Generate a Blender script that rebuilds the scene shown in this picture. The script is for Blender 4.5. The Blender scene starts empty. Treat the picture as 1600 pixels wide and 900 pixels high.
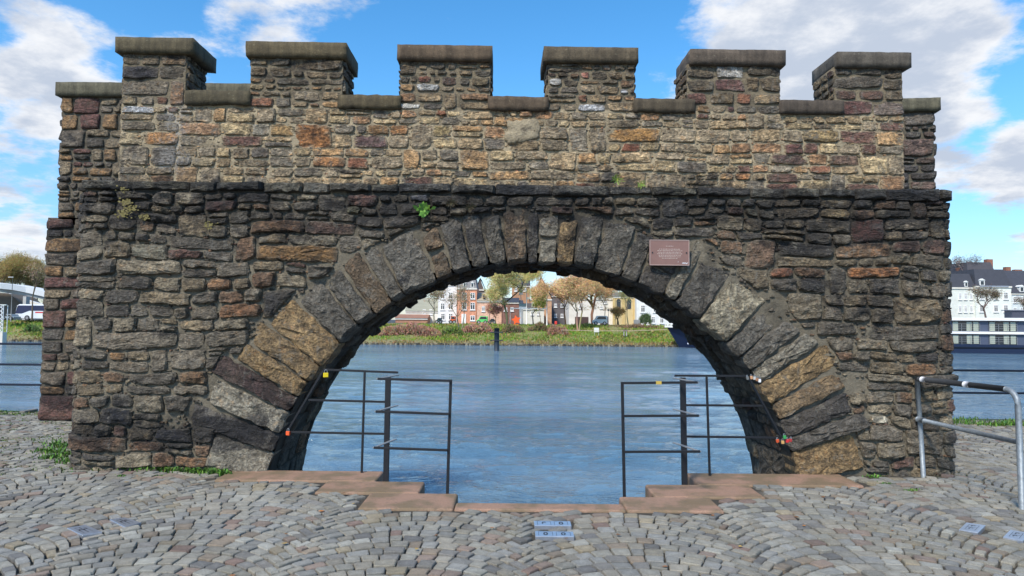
import bpy, math, random
from math import sin, cos, pi, radians, sqrt, atan2
from mathutils import Vector, Matrix, noise

# ------------------------------------------------------------------ camera, world, light
scene = bpy.context.scene
COL = scene.collection
R = random.Random(7)
FPX, EYE = 1067.0, 1.6
PITCH, ROLL = math.atan(50 / FPX), -math.atan(.0085)
cam_d = bpy.data.cameras.new('camera'); cam = bpy.data.objects.new('camera', cam_d); COL.objects.link(cam)
cam_d.sensor_width = 36; cam_d.lens = 36 * FPX / 1600; cam_d.clip_end = 3000; cam_d.clip_start = .05
CM = Matrix.Rotation(pi / 2 + PITCH, 3, 'X') @ Matrix.Rotation(-ROLL, 3, 'Z')
cam.matrix_world = Matrix.Translation((0, 0, EYE)) @ CM.to_4x4()
scene.camera = cam
SUN_EL, SUN_AZ = radians(46), radians(208)      # azimuth measured from +Y clockwise: behind the viewer
scene.view_settings.view_transform = 'Standard'; scene.view_settings.look = 'None'
scene.view_settings.exposure = 0.93; scene.view_settings.gamma = 1
sun_d = bpy.data.lights.new('sun', 'SUN'); sun = bpy.data.objects.new('sun', sun_d); COL.objects.link(sun)
sun_d.energy = 2.4; sun_d.angle = radians(10); sun_d.color = (1, .93, .82)
sd = Vector((sin(SUN_AZ) * cos(SUN_EL), cos(SUN_AZ) * cos(SUN_EL), sin(SUN_EL)))
sun.rotation_euler = sd.to_track_quat('Z', 'Y').to_euler(); sun.location = (0, -20, 30)

def ray(px, py):
    return CM @ Vector(((px - 800) / FPX, (450 - py) / FPX, -1))
def at_y(px, py, Y):
    d = ray(px, py); return Vector((0, 0, EYE)) + d * (Y / d.y)
def at_z(px, py, Z=0):
    d = ray(px, py); return Vector((0, 0, EYE)) + d * ((Z - EYE) / d.z)

def sl(c):
    c = c / 255
    return c / 12.92 if c <= .04045 else ((c + .055) / 1.055) ** 2.4
def rgb(r, g, b, k=1.0): return (sl(r) * k, sl(g) * k, sl(b) * k)

class NT:
    def __init__(s, nt): s.nt = nt; nt.nodes.clear()
    def n(s, typ, inputs=None, **kw):
        nd = s.nt.nodes.new(typ)
        for k, v in kw.items(): setattr(nd, k, v)
        for k, v in (inputs or {}).items():
            i = nd.inputs[k]
            if isinstance(v, bpy.types.NodeSocket): s.nt.links.new(v, i)
            else: i.default_value = v
        return nd
    def math(s, op, a, b=0.0, c=None, clamp=False):
        d = {0: a, 1: b}
        if c is not None: d[2] = c
        return s.n('ShaderNodeMath', d, operation=op, use_clamp=clamp).outputs[0]
    def mix(s, f, a, b, mode='MIX'):
        nd = s.n('ShaderNodeMix', None, data_type='RGBA', blend_type=mode)
        for i, v in ((0, f), (6, a), (7, b)):
            if isinstance(v, bpy.types.NodeSocket): s.nt.links.new(v, nd.inputs[i])
            else: nd.inputs[i].default_value = v if i == 0 else (*v[:3], 1)
        return nd.outputs[2]
    def ramp(s, f, a, b):
        nd = s.n('ShaderNodeMapRange', {0: f, 1: a, 2: b}); nd.interpolation_type = 'SMOOTHSTEP'; return nd.outputs[0]
    def noise(s, vec, scale, detail=3, rough=.55):
        return s.n('ShaderNodeTexNoise', {'Vector': vec, 'Scale': scale, 'Detail': detail, 'Roughness': rough}).outputs[0]

world = bpy.data.worlds.new('World'); scene.world = world; world.use_nodes = True
W = NT(world.node_tree)
SKY_S = .12
sky = W.n('ShaderNodeTexSky', sky_type='NISHITA', sun_disc=False, sun_elevation=SUN_EL, sun_rotation=SUN_AZ)
sky.air_density = 1.0; sky.dust_density = .4; sky.ozone_density = 3.0
hs = W.n('ShaderNodeHueSaturation', {'Hue': .495, 'Saturation': 1.30, 'Value': 1.02, 'Color': sky.outputs[0]})
tc = W.n('ShaderNodeTexCoord').outputs['Generated']
sep = W.n('ShaderNodeSeparateXYZ', {0: tc})
zz = W.math('ADD', W.math('MAXIMUM', sep.outputs[2], 0.0), .22)
cv = W.n('ShaderNodeCombineXYZ', {0: W.math('DIVIDE', sep.outputs[0], zz), 1: W.math('DIVIDE', sep.outputs[1], zz), 2: W.math('MULTIPLY', sep.outputs[2], 1.5)}).outputs[0]
n1 = W.noise(cv, 1.35, 8, .56)
n2 = W.noise(cv, 5.5, 8, .62)
# cumulus banks stand in these directions; (px, py, spread, weight)
bias = None
for (px, py, sp, wt) in ((60, 130, .09, .28), (20, 280, .10, .15), (110, 20, .09, .10), (230, 110, .10, .03), (450, 30, .10, .10), (1180, 60, .09, .34), (1340, 60, .11, .36),
                         (1500, 90, .12, .30), (1060, 115, .05, .16), (1450, 190, .07, .22), (1570, 260, .06, .22), (1580, 390, .05, .25), (705, 35, .025, .2), (790, 140, .04, .2), (330, 60, .07, .08), (40, 380, .05, .24),
                         (880, 60, .13, -.30), (640, 130, .10, -.22), (1530, 215, .03, -.18), (1510, 320, .05, -.15), (600, 60, .06, -.12)):
    d = ray(px, py).normalized()
    dist = W.n('ShaderNodeVectorMath', {0: tc, 1: tuple(d)}, operation='DISTANCE').outputs['Value']
    g = W.math('MULTIPLY', W.math('POWER', 2.718, W.math('MULTIPLY', W.math('POWER', W.math('DIVIDE', dist, sp), 2.0), -1.0)), wt)
    bias = g if bias is None else W.math('ADD', bias, g)
dens = W.math('ADD', W.math('ADD', W.math('MULTIPLY', n1, 1.25), W.math('MULTIPLY', W.math('SUBTRACT', n2, .5), .75)), bias)
mask = W.math('MULTIPLY', W.ramp(dens, .74, .95), W.math('ADD', .35, W.math('MULTIPLY', W.ramp(sep.outputs[2], .0, .10), .65)))
body = W.ramp(W.math('ADD', W.noise(W.n('ShaderNodeVectorMath', {0: cv, 1: (.12, .1, .25)}, operation='ADD').outputs[0], 2.6, 8, .62), W.math('MULTIPLY', W.math('SUBTRACT', 1.1, dens), .35)), .42, .64)
k = 1 / SKY_S
ccol = W.mix(body, (.29 * k, .33 * k, .40 * k), (.50 * k, .51 * k, .53 * k))
lowsky = W.math('SUBTRACT', 1.0, W.ramp(sep.outputs[2], -.02, .30))
blue = W.mix(lowsky, hs.outputs[0], W.mix(1.0, hs.outputs[0], (.58, .62, .76), 'MULTIPLY'))
skyc = W.mix(mask, blue, ccol)
bg = W.n('ShaderNodeBackground', {'Color': skyc, 'Strength': SKY_S})
W.n('ShaderNodeOutputWorld', {0: bg.outputs[0]})

# ------------------------------------------------------------------ materials
def mat(name):
    m = bpy.data.materials.new(name); m.use_nodes = True; return m, NT(m.node_tree)
def finish(N, col, rough=.85, bump=None, bstr=.5, bdist=.02, **extra):
    ins = {'Base Color': col, 'Roughness': rough}; ins.update(extra)
    p = N.n('ShaderNodeBsdfPrincipled')
    for kk, v in ins.items():
        if isinstance(v, bpy.types.NodeSocket): N.nt.links.new(v, p.inputs[kk])
        else: p.inputs[kk].default_value = (*v[:3], 1) if kk == 'Base Color' else v
    if bump is not None:
        b = N.n('ShaderNodeBump', {'Strength': bstr, 'Distance': bdist, 'Height': bump})
        N.nt.links.new(b.outputs[0], p.inputs['Normal'])
    N.n('ShaderNodeOutputMaterial', {0: p.outputs[0]})
def pos(N, sc=(1, 1, 1), rot=(0, 0, 0)):
    g = N.n('ShaderNodeNewGeometry').outputs['Position']
    return N.n('ShaderNodeMapping', {'Vector': g, 'Scale': sc, 'Rotation': rot}).outputs[0]
def attr(N): return N.n('ShaderNodeAttribute', None, attribute_name='Col').outputs['Color']

def lime(N, c, P):
    # white lime run-off below the first embrasure
    q = N.n('ShaderNodeSeparateXYZ', {0: P}); w = N.math('MULTIPLY', N.math('SUBTRACT', N.noise(P, 3.5, 4, .6), .5), .9)
    dx = N.math('ABSOLUTE', N.math('ADD', N.math('ADD', q.outputs[0], 3.62), w))
    m_ = N.math('MULTIPLY', N.math('SUBTRACT', 1.0, N.ramp(dx, .03, .16)), N.math('MULTIPLY', N.ramp(q.outputs[2], 3.05, 3.3), N.math('SUBTRACT', 1.0, N.ramp(q.outputs[2], 3.75, 4.05))))
    m_ = N.math('MULTIPLY', m_, N.ramp(N.noise(P, 30, 3, .6), .42, .55))
    return N.mix(N.math('MULTIPLY', m_, .55), c, (.42, .40, .37))
def soot(N, c, P):
    # black crusts: under the string course, low on the left leg, patchy on the right half
    q = N.n('ShaderNodeSeparateXYZ', {0: P}); z = q.outputs[2]; x = q.outputs[0]
    def band(v, c0, w): return N.math('SUBTRACT', 1.0, N.ramp(N.math('ABSOLUTE', N.math('SUBTRACT', v, c0)), 0.0, w))
    n = N.n('ShaderNodeTexNoise', {'Vector': pos(N, (1.0, 1.0, 1.5)), 'Scale': 2.1, 'Detail': 8, 'Roughness': .72, 'Distortion': .4}).outputs[0]
    b1 = N.math('MULTIPLY', band(z, 2.80, .62), .17)
    b2 = N.math('MULTIPLY', N.math('MULTIPLY', band(z, .38, .34), N.math('SUBTRACT', 1.0, N.ramp(x, -2.9, -2.2))), .22)
    b3 = N.math('MULTIPLY', N.math('MULTIPLY', N.ramp(x, 2.3, 3.4), band(z, 2.1, 1.3)), .07)
    b4 = N.math('MULTIPLY', band(z, 4.35, .28), .10)
    m_ = N.ramp(N.math('ADD', N.math('ADD', n, b1), N.math('ADD', N.math('ADD', b2, b3), b4)), .58, .68)
    return N.mix(N.math('MULTIPLY', m_, .82), c, N.mix(1.0, c, (.20, .21, .26), 'MULTIPLY'))
def rock_mat(name, strata=True, seed=0.0):
    m, N = mat(name)
    P = pos(N); S = pos(N, (6, 6, 20) if strata else (12, 12, 12), (0, .12, 0))
    c = attr(N)
    a = N.noise(P, 9, 5, .65); b = N.noise(P, 45, 4, .7); s = N.n('ShaderNodeTexNoise', {'Vector': S, 'Scale': 1.0, 'Detail': 6, 'Roughness': .7, 'Distortion': .8}).outputs[0]
    v = N.math('ADD', N.math('MULTIPLY', a, 1.1), N.math('MULTIPLY', s, .9))
    mid = N.noise(P, 27, 4, .65)
    v = N.math('ADD', N.math('ADD', v, N.math('MULTIPLY', b, .5)), N.math('MULTIPLY', mid, 1.2))
    v = N.math('SUBTRACT', v, .86)                    # about 1 on average
    v = N.math('MULTIPLY', N.math('POWER', N.math('MAXIMUM', v, .05), 2.9), 1.32)
    c = N.mix(1.0, c, N.n('ShaderNodeCombineXYZ', {0: v, 1: v, 2: v}).outputs[0], 'MULTIPLY')
    warm = N.ramp(N.noise(P, 14, 3, .6), .55, .72)
    c = N.mix(N.math('MULTIPLY', warm, .45), c, N.mix(1.0, c, (1.35, .92, .55), 'MULTIPLY'))
    crust = N.ramp(N.noise(P, 26, 5, .75), .63, .70)
    c = N.mix(N.math('MULTIPLY', crust, .55), c, (.27, .255, .225))
    tone = N.ramp(N.noise(P, 1.6, 5, .65), .35, .68)
    c = N.mix(.22, c, N.mix(tone, (.09, .08, .064), (.34, .275, .19)))
    smear = N.ramp(N.n('ShaderNodeTexNoise', {'Vector': P, 'Scale': 7.0, 'Detail': 8, 'Roughness': .78, 'Distortion': .6}).outputs[0], .555, .60)
    c = N.mix(N.math('MULTIPLY', smear, .62), c, (.25, .225, .18))
    streak = N.ramp(N.noise(pos(N, (11, 11, .9)), 1.0, 4, .65), .60, .70)
    c = N.mix(N.math('MULTIPLY', streak, .35), c, (.26, .25, .22))
    dark = N.ramp(N.noise(P, 5.5, 6, .7), .57, .70)
    c = N.mix(N.math('MULTIPLY', dark, .6), c, N.mix(1.0, c, (.25, .25, .28), 'MULTIPLY'))
    ridges = N.n('ShaderNodeTexVoronoi', {'Vector': S, 'Scale': 1.0}, feature='DISTANCE_TO_EDGE').outputs[0]
    crk = N.math('SUBTRACT', 1.0, N.ramp(ridges, .0, .035)); c = N.mix(N.math('MULTIPLY', crk, N.math('MULTIPLY', N.ramp(a, .4, .6), .75)), c, N.mix(1.0, c, (.3, .3, .3), 'MULTIPLY'))
    c = soot(N, lime(N, c, P), P)
    h = N.math('ADD', N.math('MULTIPLY', s, 1.2), N.math('MULTIPLY', a, .7))
    h = N.math('ADD', h, N.math('ADD', N.math('MULTIPLY', b, .8), N.math('MULTIPLY', mid, .9)))
    h = N.math('ADD', h, N.math('MULTIPLY', N.math('MINIMUM', ridges, .12), .9))
    finish(N, c, .9, h, 1.0, .06)
    return m
M = {}
M['stone'] = rock_mat('rubble_stone'); M['arch'] = rock_mat('arch_stone', False)
m, N = mat('mortar'); P = pos(N); c = attr(N)
a = N.noise(P, 7, 6, .7); b = N.noise(P, 60, 4, .7)
v = N.math('ADD', N.math('MULTIPLY', a, 1.3), N.math('MULTIPLY', b, .7))
c = N.mix(1.0, c, N.n('ShaderNodeCombineXYZ', {0: v, 1: v, 2: v}).outputs[0], 'MULTIPLY')
dk = N.ramp(N.noise(P, 3.0, 6, .7), .5, .62)
c = N.mix(N.math('MULTIPLY', dk, .55), c, N.mix(1.0, c, (.3, .3, .32), 'MULTIPLY'))
c = soot(N, lime(N, c, P), P)
finish(N, c, .95, N.math('ADD', a, N.math('MULTIPLY', b, .5)), 1.0, .03); M['mortar'] = m
m, N = mat('coping'); P = pos(N); c = attr(N)
a = N.noise(P, 10, 6, .65); st = N.noise(pos(N, (14, 14, 1.2)), 1.0, 4, .6); b = N.noise(P, 90, 3, .6)
v = N.math('ADD', N.math('ADD', N.math('MULTIPLY', a, .8), N.math('MULTIPLY', st, .9)), N.math('MULTIPLY', b, .5))
v = N.math('POWER', N.math('SUBTRACT', v, .1), 2.1)
c = N.mix(1.0, c, N.n('ShaderNodeCombineXYZ', {0: v, 1: v, 2: v}).outputs[0], 'MULTIPLY')
li = N.ramp(N.noise(P, 40, 3, .6), .66, .70)
c = N.mix(N.math('MULTIPLY', li, .4), c, (.2, .19, .13))
finish(N, c, .9, N.math('ADD', a, N.math('MULTIPLY', b, .4)), .8, .012); M['coping'] = m
m, N = mat('granite_sett'); P = pos(N); c = attr(N)
a = N.noise(P, 130, 3, .7); b = N.noise(P, 22, 4, .6)
v = N.math('ADD', N.math('MULTIPLY', a, 1.3), N.math('MULTIPLY', b, .7))
c = N.mix(1.0, c, N.n('ShaderNodeCombineXYZ', {0: v, 1: v, 2: v}).outputs[0], 'MULTIPLY')
st_ = N.ramp(N.noise(P, 1.7, 6, .7), .48, .66)
c = N.mix(N.math('MULTIPLY', st_, .30), c, N.mix(1.0, c, (.5, .47, .42), 'MULTIPLY'))
ms = N.ramp(N.noise(P, .9, 5, .65), .5, .66)
c = N.mix(N.math('MULTIPLY', ms, .3), c, N.mix(1.0, c, (.9, .86, .66), 'MULTIPLY'))
c = N.mix(1.0, c, (1.20, 1.13, .99), 'MULTIPLY')
finish(N, c, .92, N.math('ADD', a, b), .8, .008); M['sett'] = m
m, N = mat('joint_soil'); P = pos(N)
a = N.noise(P, 60, 4, .7)
g = N.ramp(N.noise(P, 1.3, 4, .6), .45, .62)
gx = N.n('ShaderNodeSeparateXYZ', {0: P})
left = N.math('MAXIMUM', N.ramp(N.math('MULTIPLY', gx.outputs[0], -1), 2.6, 4.6), N.ramp(gx.outputs[0], 3.8, 6.5))
left = N.math('MULTIPLY', left, N.ramp(gx.outputs[1], 5.6, 8.0))
c = N.mix(a, (.018, .016, .013), (.085, .075, .057))
pale = N.ramp(N.noise(P, .55, 3, .5), .56, .62)
c = N.mix(pale, c, (.21, .19, .15))
c = N.mix(N.math('MULTIPLY', g, left), c, (.05, .11, .018))
finish(N, c, .95, a, .8, .01); M['soil'] = m
def plain(name, col, rough=.6, metal=0.0, var=.25, sc=20, bump=.2, **ex):
    m, N = mat(name); P = pos(N); a = N.noise(P, sc, 4, .6)
    v = N.math('ADD', N.math('MULTIPLY', N.math('SUBTRACT', a, .5), var * 3), 1.0)
    c = N.mix(1.0, col, N.n('ShaderNodeCombineXYZ', {0: v, 1: v, 2: v}).outputs[0], 'MULTIPLY')
    finish(N, c, rough, a, bump, .01, Metallic=metal, **ex); M[name] = m; return m
def vcol(name, rough=.7, var=.3, sc=20, bump=.3, bd=.01):
    m, N = mat(name); P = pos(N); a = N.noise(P, sc, 4, .65)
    v = N.math('ADD', N.math('MULTIPLY', N.math('SUBTRACT', a, .5), var * 3), 1.0)
    c = N.mix(1.0, attr(N), N.n('ShaderNodeCombineXYZ', {0: v, 1: v, 2: v}).outputs[0], 'MULTIPLY')
    finish(N, c, rough, a, bump, bd); M[name] = m
m, N = mat('kerb_granite'); P = pos(N); a = N.noise(P, 220, 2, .7); b = N.noise(P, 3.0, 5, .6)
c = N.mix(N.ramp(a, .35, .65), (.20, .11, .07), (.43, .27, .185))
c = N.mix(N.math('MULTIPLY', N.ramp(b, .40, .6), .75), c, (.15, .115, .06)); c = N.mix(N.math('MULTIPLY', N.ramp(N.noise(P, 17, 6, .75), .55, .66), .5), c, (.09, .07, .05))
finish(N, c, .8, a, .4, .004); M['kerb'] = m
plain('black_paint', (.005, .006, .009), .6, .0, .4, 30, .3)
plain('grey_bar_top', (.25, .26, .27), .5, .2, .2, 30)
plain('galvanised', (.25, .28, .30), .55, .45, .35, 35, .3)
plain('dark_wrap', (.03, .032, .035), .7, 0, .4, 30)
plain('white_tape', (.7, .7, .72), .5, 0, .1)
plain('plaque_brown', (.235, .13, .105), .45, .1, .12, 12, .05)
plain('plaque_rim', (.42, .30, .26), .4, .1, .1)
plain('plaque_print', (.62, .52, .46), .5, 0, .1)
plain('steel_plate', (.50, .53, .58), .35, .7, .15, 25, .1)
plain('dark_mark', (.02, .02, .025), .6)
plain('glass_dark', (.03, .04, .05), .08, 0, .1)
plain('white_paint', (.78, .77, .74), .6, 0, .08, 3)
plain('concrete', (.42, .41, .38), .8, 0, .12, 2)
plain('concrete_dark', (.16, .13, .10), .8, 0, .12, 2)
plain('asphalt', (.06, .06, .06), .9)
plain('quay_stone', (.16, .15, .13), .9, 0, .4, 4, .6)
plain('navy', (.006, .014, .045), .4, 0, .1)
plain('rail_blue', (.006, .009, .022), .6, 0, .2)
plain('grey_blue_panel', (.07, .085, .13), .4, 0, .1)
plain('curtain', (.42, .45, .36), .8, 0, .1, 5)
plain('tyre', (.015, .015, .015), .8)
vcol('painted', .6, .08, 6, .1)
vcol('facade', .85, .16, 1.3, .2, .05)
vcol('leaf', .65, .3, 8, .0)
vcol('bark', .9, .3, 12, .4)
m, N = mat('brick_facade'); P = pos(N); c = attr(N)
a = N.noise(P, 1.5, 4, .6); b = N.noise(pos(N, (2, 2, 12)), 1, 2, .5)
v = N.math('ADD', a, b); c = N.mix(1.0, c, N.n('ShaderNodeCombineXYZ', {0: v, 1: v, 2: v}).outputs[0], 'MULTIPLY')
finish(N, c, .9); M['brick'] = m
m, N = mat('grass_bank_soil'); P = pos(N)
a = N.noise(P, .35, 6, .7); b = N.noise(P, 3, 5, .7); z = N.n('ShaderNodeSeparateXYZ', {0: P}).outputs[2]
c = N.mix(N.ramp(a, .4, .6), (.13, .20, .035), (.24, .22, .09))
c = N.mix(N.math('MULTIPLY', N.ramp(b, .45, .7), .6), c, (.30, .24, .12))
c = N.mix(N.math('SUBTRACT', 1, N.ramp(z, -2.1, -1.2)), c, (.25, .20, .12))
c = N.mix(N.math('SUBTRACT', 1, N.ramp(z, -2.2, -1.9)), c, (.05, .045, .03))
finish(N, c, .95, b, 1, .2); M['bank'] = m
m, N = mat('river_water'); P = pos(N)
w1 = N.noise(pos(N, (1.0, 2.4, 1), (0, 0, .12)), 1.1, 3, .55)
w2 = N.noise(pos(N, (1.0, 2.0, 1), (0, 0, -.3)), 4.2, 3, .6)
w3 = N.noise(pos(N, (.4, 1.0, 1)), .22, 2, .5)
h = N.math('ADD', N.math('MULTIPLY', w1, .5), N.math('MULTIPLY', w2, .5))
sm = N.noise(pos(N, (.25, 1, 1), (0, 0, .05)), .16, 4, .6)
h = N.math('MULTIPLY', h, N.math('ADD', .45, N.ramp(sm, .35, .6)))
c = N.mix(N.ramp(w3, .35, .65), (.085, .155, .215), (.14, .215, .275))
finish(N, c, .08, h, 1.0, .3, IOR=1.33); M['water'] = m

# ------------------------------------------------------------------ mesh helpers
class MB:
    def __init__(s): s.v = []; s.f = []; s.c = []
    def add(s, vs, fs, col=(.5, .5, .5)):
        o = len(s.v); s.v += [tuple(p) for p in vs]; s.f += [tuple(i + o for i in f) for f in fs]
        s.c += list(col) if isinstance(col, list) else [col] * len(vs)
        return s
    def box(s, x0, x1, y0, y1, z0, z1, col=(.5, .5, .5)):
        vs = [(x, y, z) for z in (z0, z1) for y in (y0, y1) for x in (x0, x1)]
        return s.add(vs, [(0, 2, 3, 1), (4, 5, 7, 6), (0, 1, 5, 4), (2, 6, 7, 3), (0, 4, 6, 2), (1, 3, 7, 5)], col)
    def prism(s, poly, z0, z1, col=(.5, .5, .5), axis='z'):
        n = len(poly)
        def m3(p, h):
            return (p[0], p[1], h) if axis == 'z' else (p[0], h, p[1]) if axis == 'y' else (h, p[0], p[1])
        vs = [m3(p, z0) for p in poly] + [m3(p, z1) for p in poly]
        fs = [tuple(range(n - 1, -1, -1)), tuple(range(n, 2 * n))] + [(i, (i + 1) % n, n + (i + 1) % n, n + i) for i in range(n)]
        return s.add(vs, fs, col)
    def tube(s, pts, rad, n=8, col=(.5, .5, .5), cap=True):
        pts = [Vector(p) for p in pts]; rads = rad if isinstance(rad, (list, tuple)) else [rad] * len(pts)
        vs = []; fs = []; up = Vector((0, 0, 1))
        t0 = (pts[1] - pts[0]).normalized()
        if abs(t0.dot(up)) > .95: up = Vector((1, 0, 0))
        for i, p in enumerate(pts):
            t = (pts[min(i + 1, len(pts) - 1)] - pts[max(i - 1, 0)])
            t = t.normalized() if t.length > 1e-9 else t0
            a = t.cross(up)
            if a.length < 1e-3: a = t.cross(Vector((0, 1, 0)))
            a.normalize(); b = t.cross(a)
            for j in range(n):
                an = 2 * pi * (j + .5) / n
                vs.append(p + (a * cos(an) + b * sin(an)) * rads[i])
        for i in range(len(pts) - 1):
            for j in range(n):
                fs.append((i * n + j, i * n + (j + 1) % n, (i + 1) * n + (j + 1) % n, (i + 1) * n + j))
        if cap: fs += [tuple(range(n)), tuple(range(len(vs) - 1, len(vs) - n - 1, -1))]
        return s.add(vs, fs, col)
    def mesh(s, name, smooth=False):
        me = bpy.data.meshes.new(name); me.from_pydata(s.v, [], s.f)
        ca = me.color_attributes.new('Col', 'FLOAT_COLOR', 'POINT')
        ca.data.foreach_set('color', [x for c in s.c for x in (c[0], c[1], c[2], 1.0)])
        if smooth: me.polygons.foreach_set('use_smooth', [True] * len(me.polygons))
        me.update(); return me
    def build(s, name, material, parent=None, smooth=False, fix=False):
        me = s.mesh(name, smooth); me.materials.append(M[material] if isinstance(material, str) else material)
        if fix:
            import bmesh
            b = bmesh.new(); b.from_mesh(me); bmesh.ops.recalc_face_normals(b, faces=b.faces); b.to_mesh(me); b.free()
        o = bpy.data.objects.new(name, me); COL.objects.link(o)
        if parent: o.parent = parent
        return o
def link(name, me, parent=None):
    o = bpy.data.objects.new(name, me); COL.objects.link(o); o.parent = parent; return o
def tag(o, label=None, cat=None, group=None, kind=None):
    for kk, v in (('label', label), ('category', cat), ('group', group), ('kind', kind)):
        if v: o[kk] = v
    return o
def thing(name, label, cat, loc=(0, 0, 0), rz=0, group=None):
    o = bpy.data.objects.new(name, None); COL.objects.link(o); o.location = loc; o.rotation_euler = (0, 0, rz)
    o.empty_display_size = .2
    return tag(o, label, cat, group)
def bevel(o, w, seg=2):
    b = o.modifiers.new('bevel', 'BEVEL'); b.width = w; b.segments = seg; b.limit_method = 'ANGLE'; return o
def fn(x, y, z=0.0): return noise.noise(Vector((x, y, z)))

# ------------------------------------------------------------------ stones
def clip(poly, a, b, c):          # keep a*x+b*y <= c
    out = []
    for i, p in enumerate(poly):
        q = poly[(i + 1) % len(poly)]
        dp, dq = a * p[0] + b * p[1] - c, a * q[0] + b * q[1] - c
        if dp <= 0: out.append(p)
        if dp * dq < 0:
            t = dp / (dp - dq); out.append((p[0] + (q[0] - p[0]) * t, p[1] + (q[1] - p[1]) * t))
    return out
def area(poly):
    return .5 * sum(poly[i][0] * poly[(i + 1) % len(poly)][1] - poly[(i + 1) % len(poly)][0] * poly[i][1] for i in range(len(poly)))
def rounded(poly, r, seg, jit, rr):
    out = []; n = len(poly)
    for i in range(n):
        p0, p, p1 = Vector(poly[i - 1]), Vector(poly[i]), Vector(poly[(i + 1) % n])
        la, lb = (p0 - p).length, (p1 - p).length
        if la < 1e-4 or lb < 1e-4: continue
        c = min(r * rr.uniform(.6, 1.6), la * .45, lb * .45)
        a, b = p + (p0 - p) * (c / la), p + (p1 - p) * (c / lb)
        out += [a, (a + b) * .25 + p * .5, b]
        ln = lb - 2 * c; m = int(ln / seg)
        d = (p1 - p) / lb; nn = Vector((d.y, -d.x))
        for j in range(1, m + 1):
            out.append(b + d * (ln * j / (m + 1)) + nn * rr.uniform(-jit, jit))
    return [(q.x, q.y) for q in out]
def stone(mb, poly, frame, h, col, rr, back=-.05, r=.02, seg=.07, jit=.006, rough=.35, edge=None):
    if abs(area(poly)) < 6e-4: return False
    if area(poly) < 0: poly = poly[::-1]
    P = rounded(poly, r, seg, jit, rr); n = len(P)
    if n < 5: return False
    cx = sum(p[0] for p in P) / n; cy = sum(p[1] for p in P) / n
    gx, gy = rr.uniform(-.10, .10), rr.uniform(-.18, .10)
    sd_ = rr.uniform(0, 99); vs = []; cs = []
    ext = max(max(abs(p[0] - cx) for p in P), max(abs(p[1] - cy) for p in P))
    rings = [(1.0, back), (1.01, h * .25), (.9, h * .88), (.62, h * 1.05)] + ([(.33, h * 1.08)] if ext > .09 else [])
    edge = edge or tuple(x * .7 for x in col)
    for k_, (f, hh) in enumerate(rings):
        for (x, y) in P:
            px, py = cx + (x - cx) * f, cy + (y - cy) * f
            z = hh
            if k_ >= 1:
                z += (gx * (px - cx) + gy * (py - cy)) * (1 if k_ > 1 else .4)
                z += h * rough * 1.6 * fn(px * 11 + sd_, py * 17, sd_) * (1.0 if k_ > 1 else .5)
                if k_ > 1: px += rr.uniform(-1, 1) * .004; py += rr.uniform(-1, 1) * .004
            vs.append(frame(px, py, z))
            t = (.0, .25, rr.choice((.35, .8, 1, 1)), 1, 1)[k_]
            cs.append(tuple(a_ * t + b_ * (1 - t) for a_, b_ in zip(col, edge)))
    vs.append(frame(cx, cy, h * 1.1 + h * rough * fn(cx * 11 + sd_, cy * 17, sd_))); cs.append(col)
    fs = []
    K = len(rings)
    for k_ in range(K - 1):
        for i in range(n):
            j = (i + 1) % n
            fs.append((k_ * n + i, k_ * n + j, (k_ + 1) * n + j, (k_ + 1) * n + i))
    for i in range(n): fs.append(((K - 1) * n + i, (K - 1) * n + (i + 1) % n, K * n))
    mb.add(vs, fs, cs); return True

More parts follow.
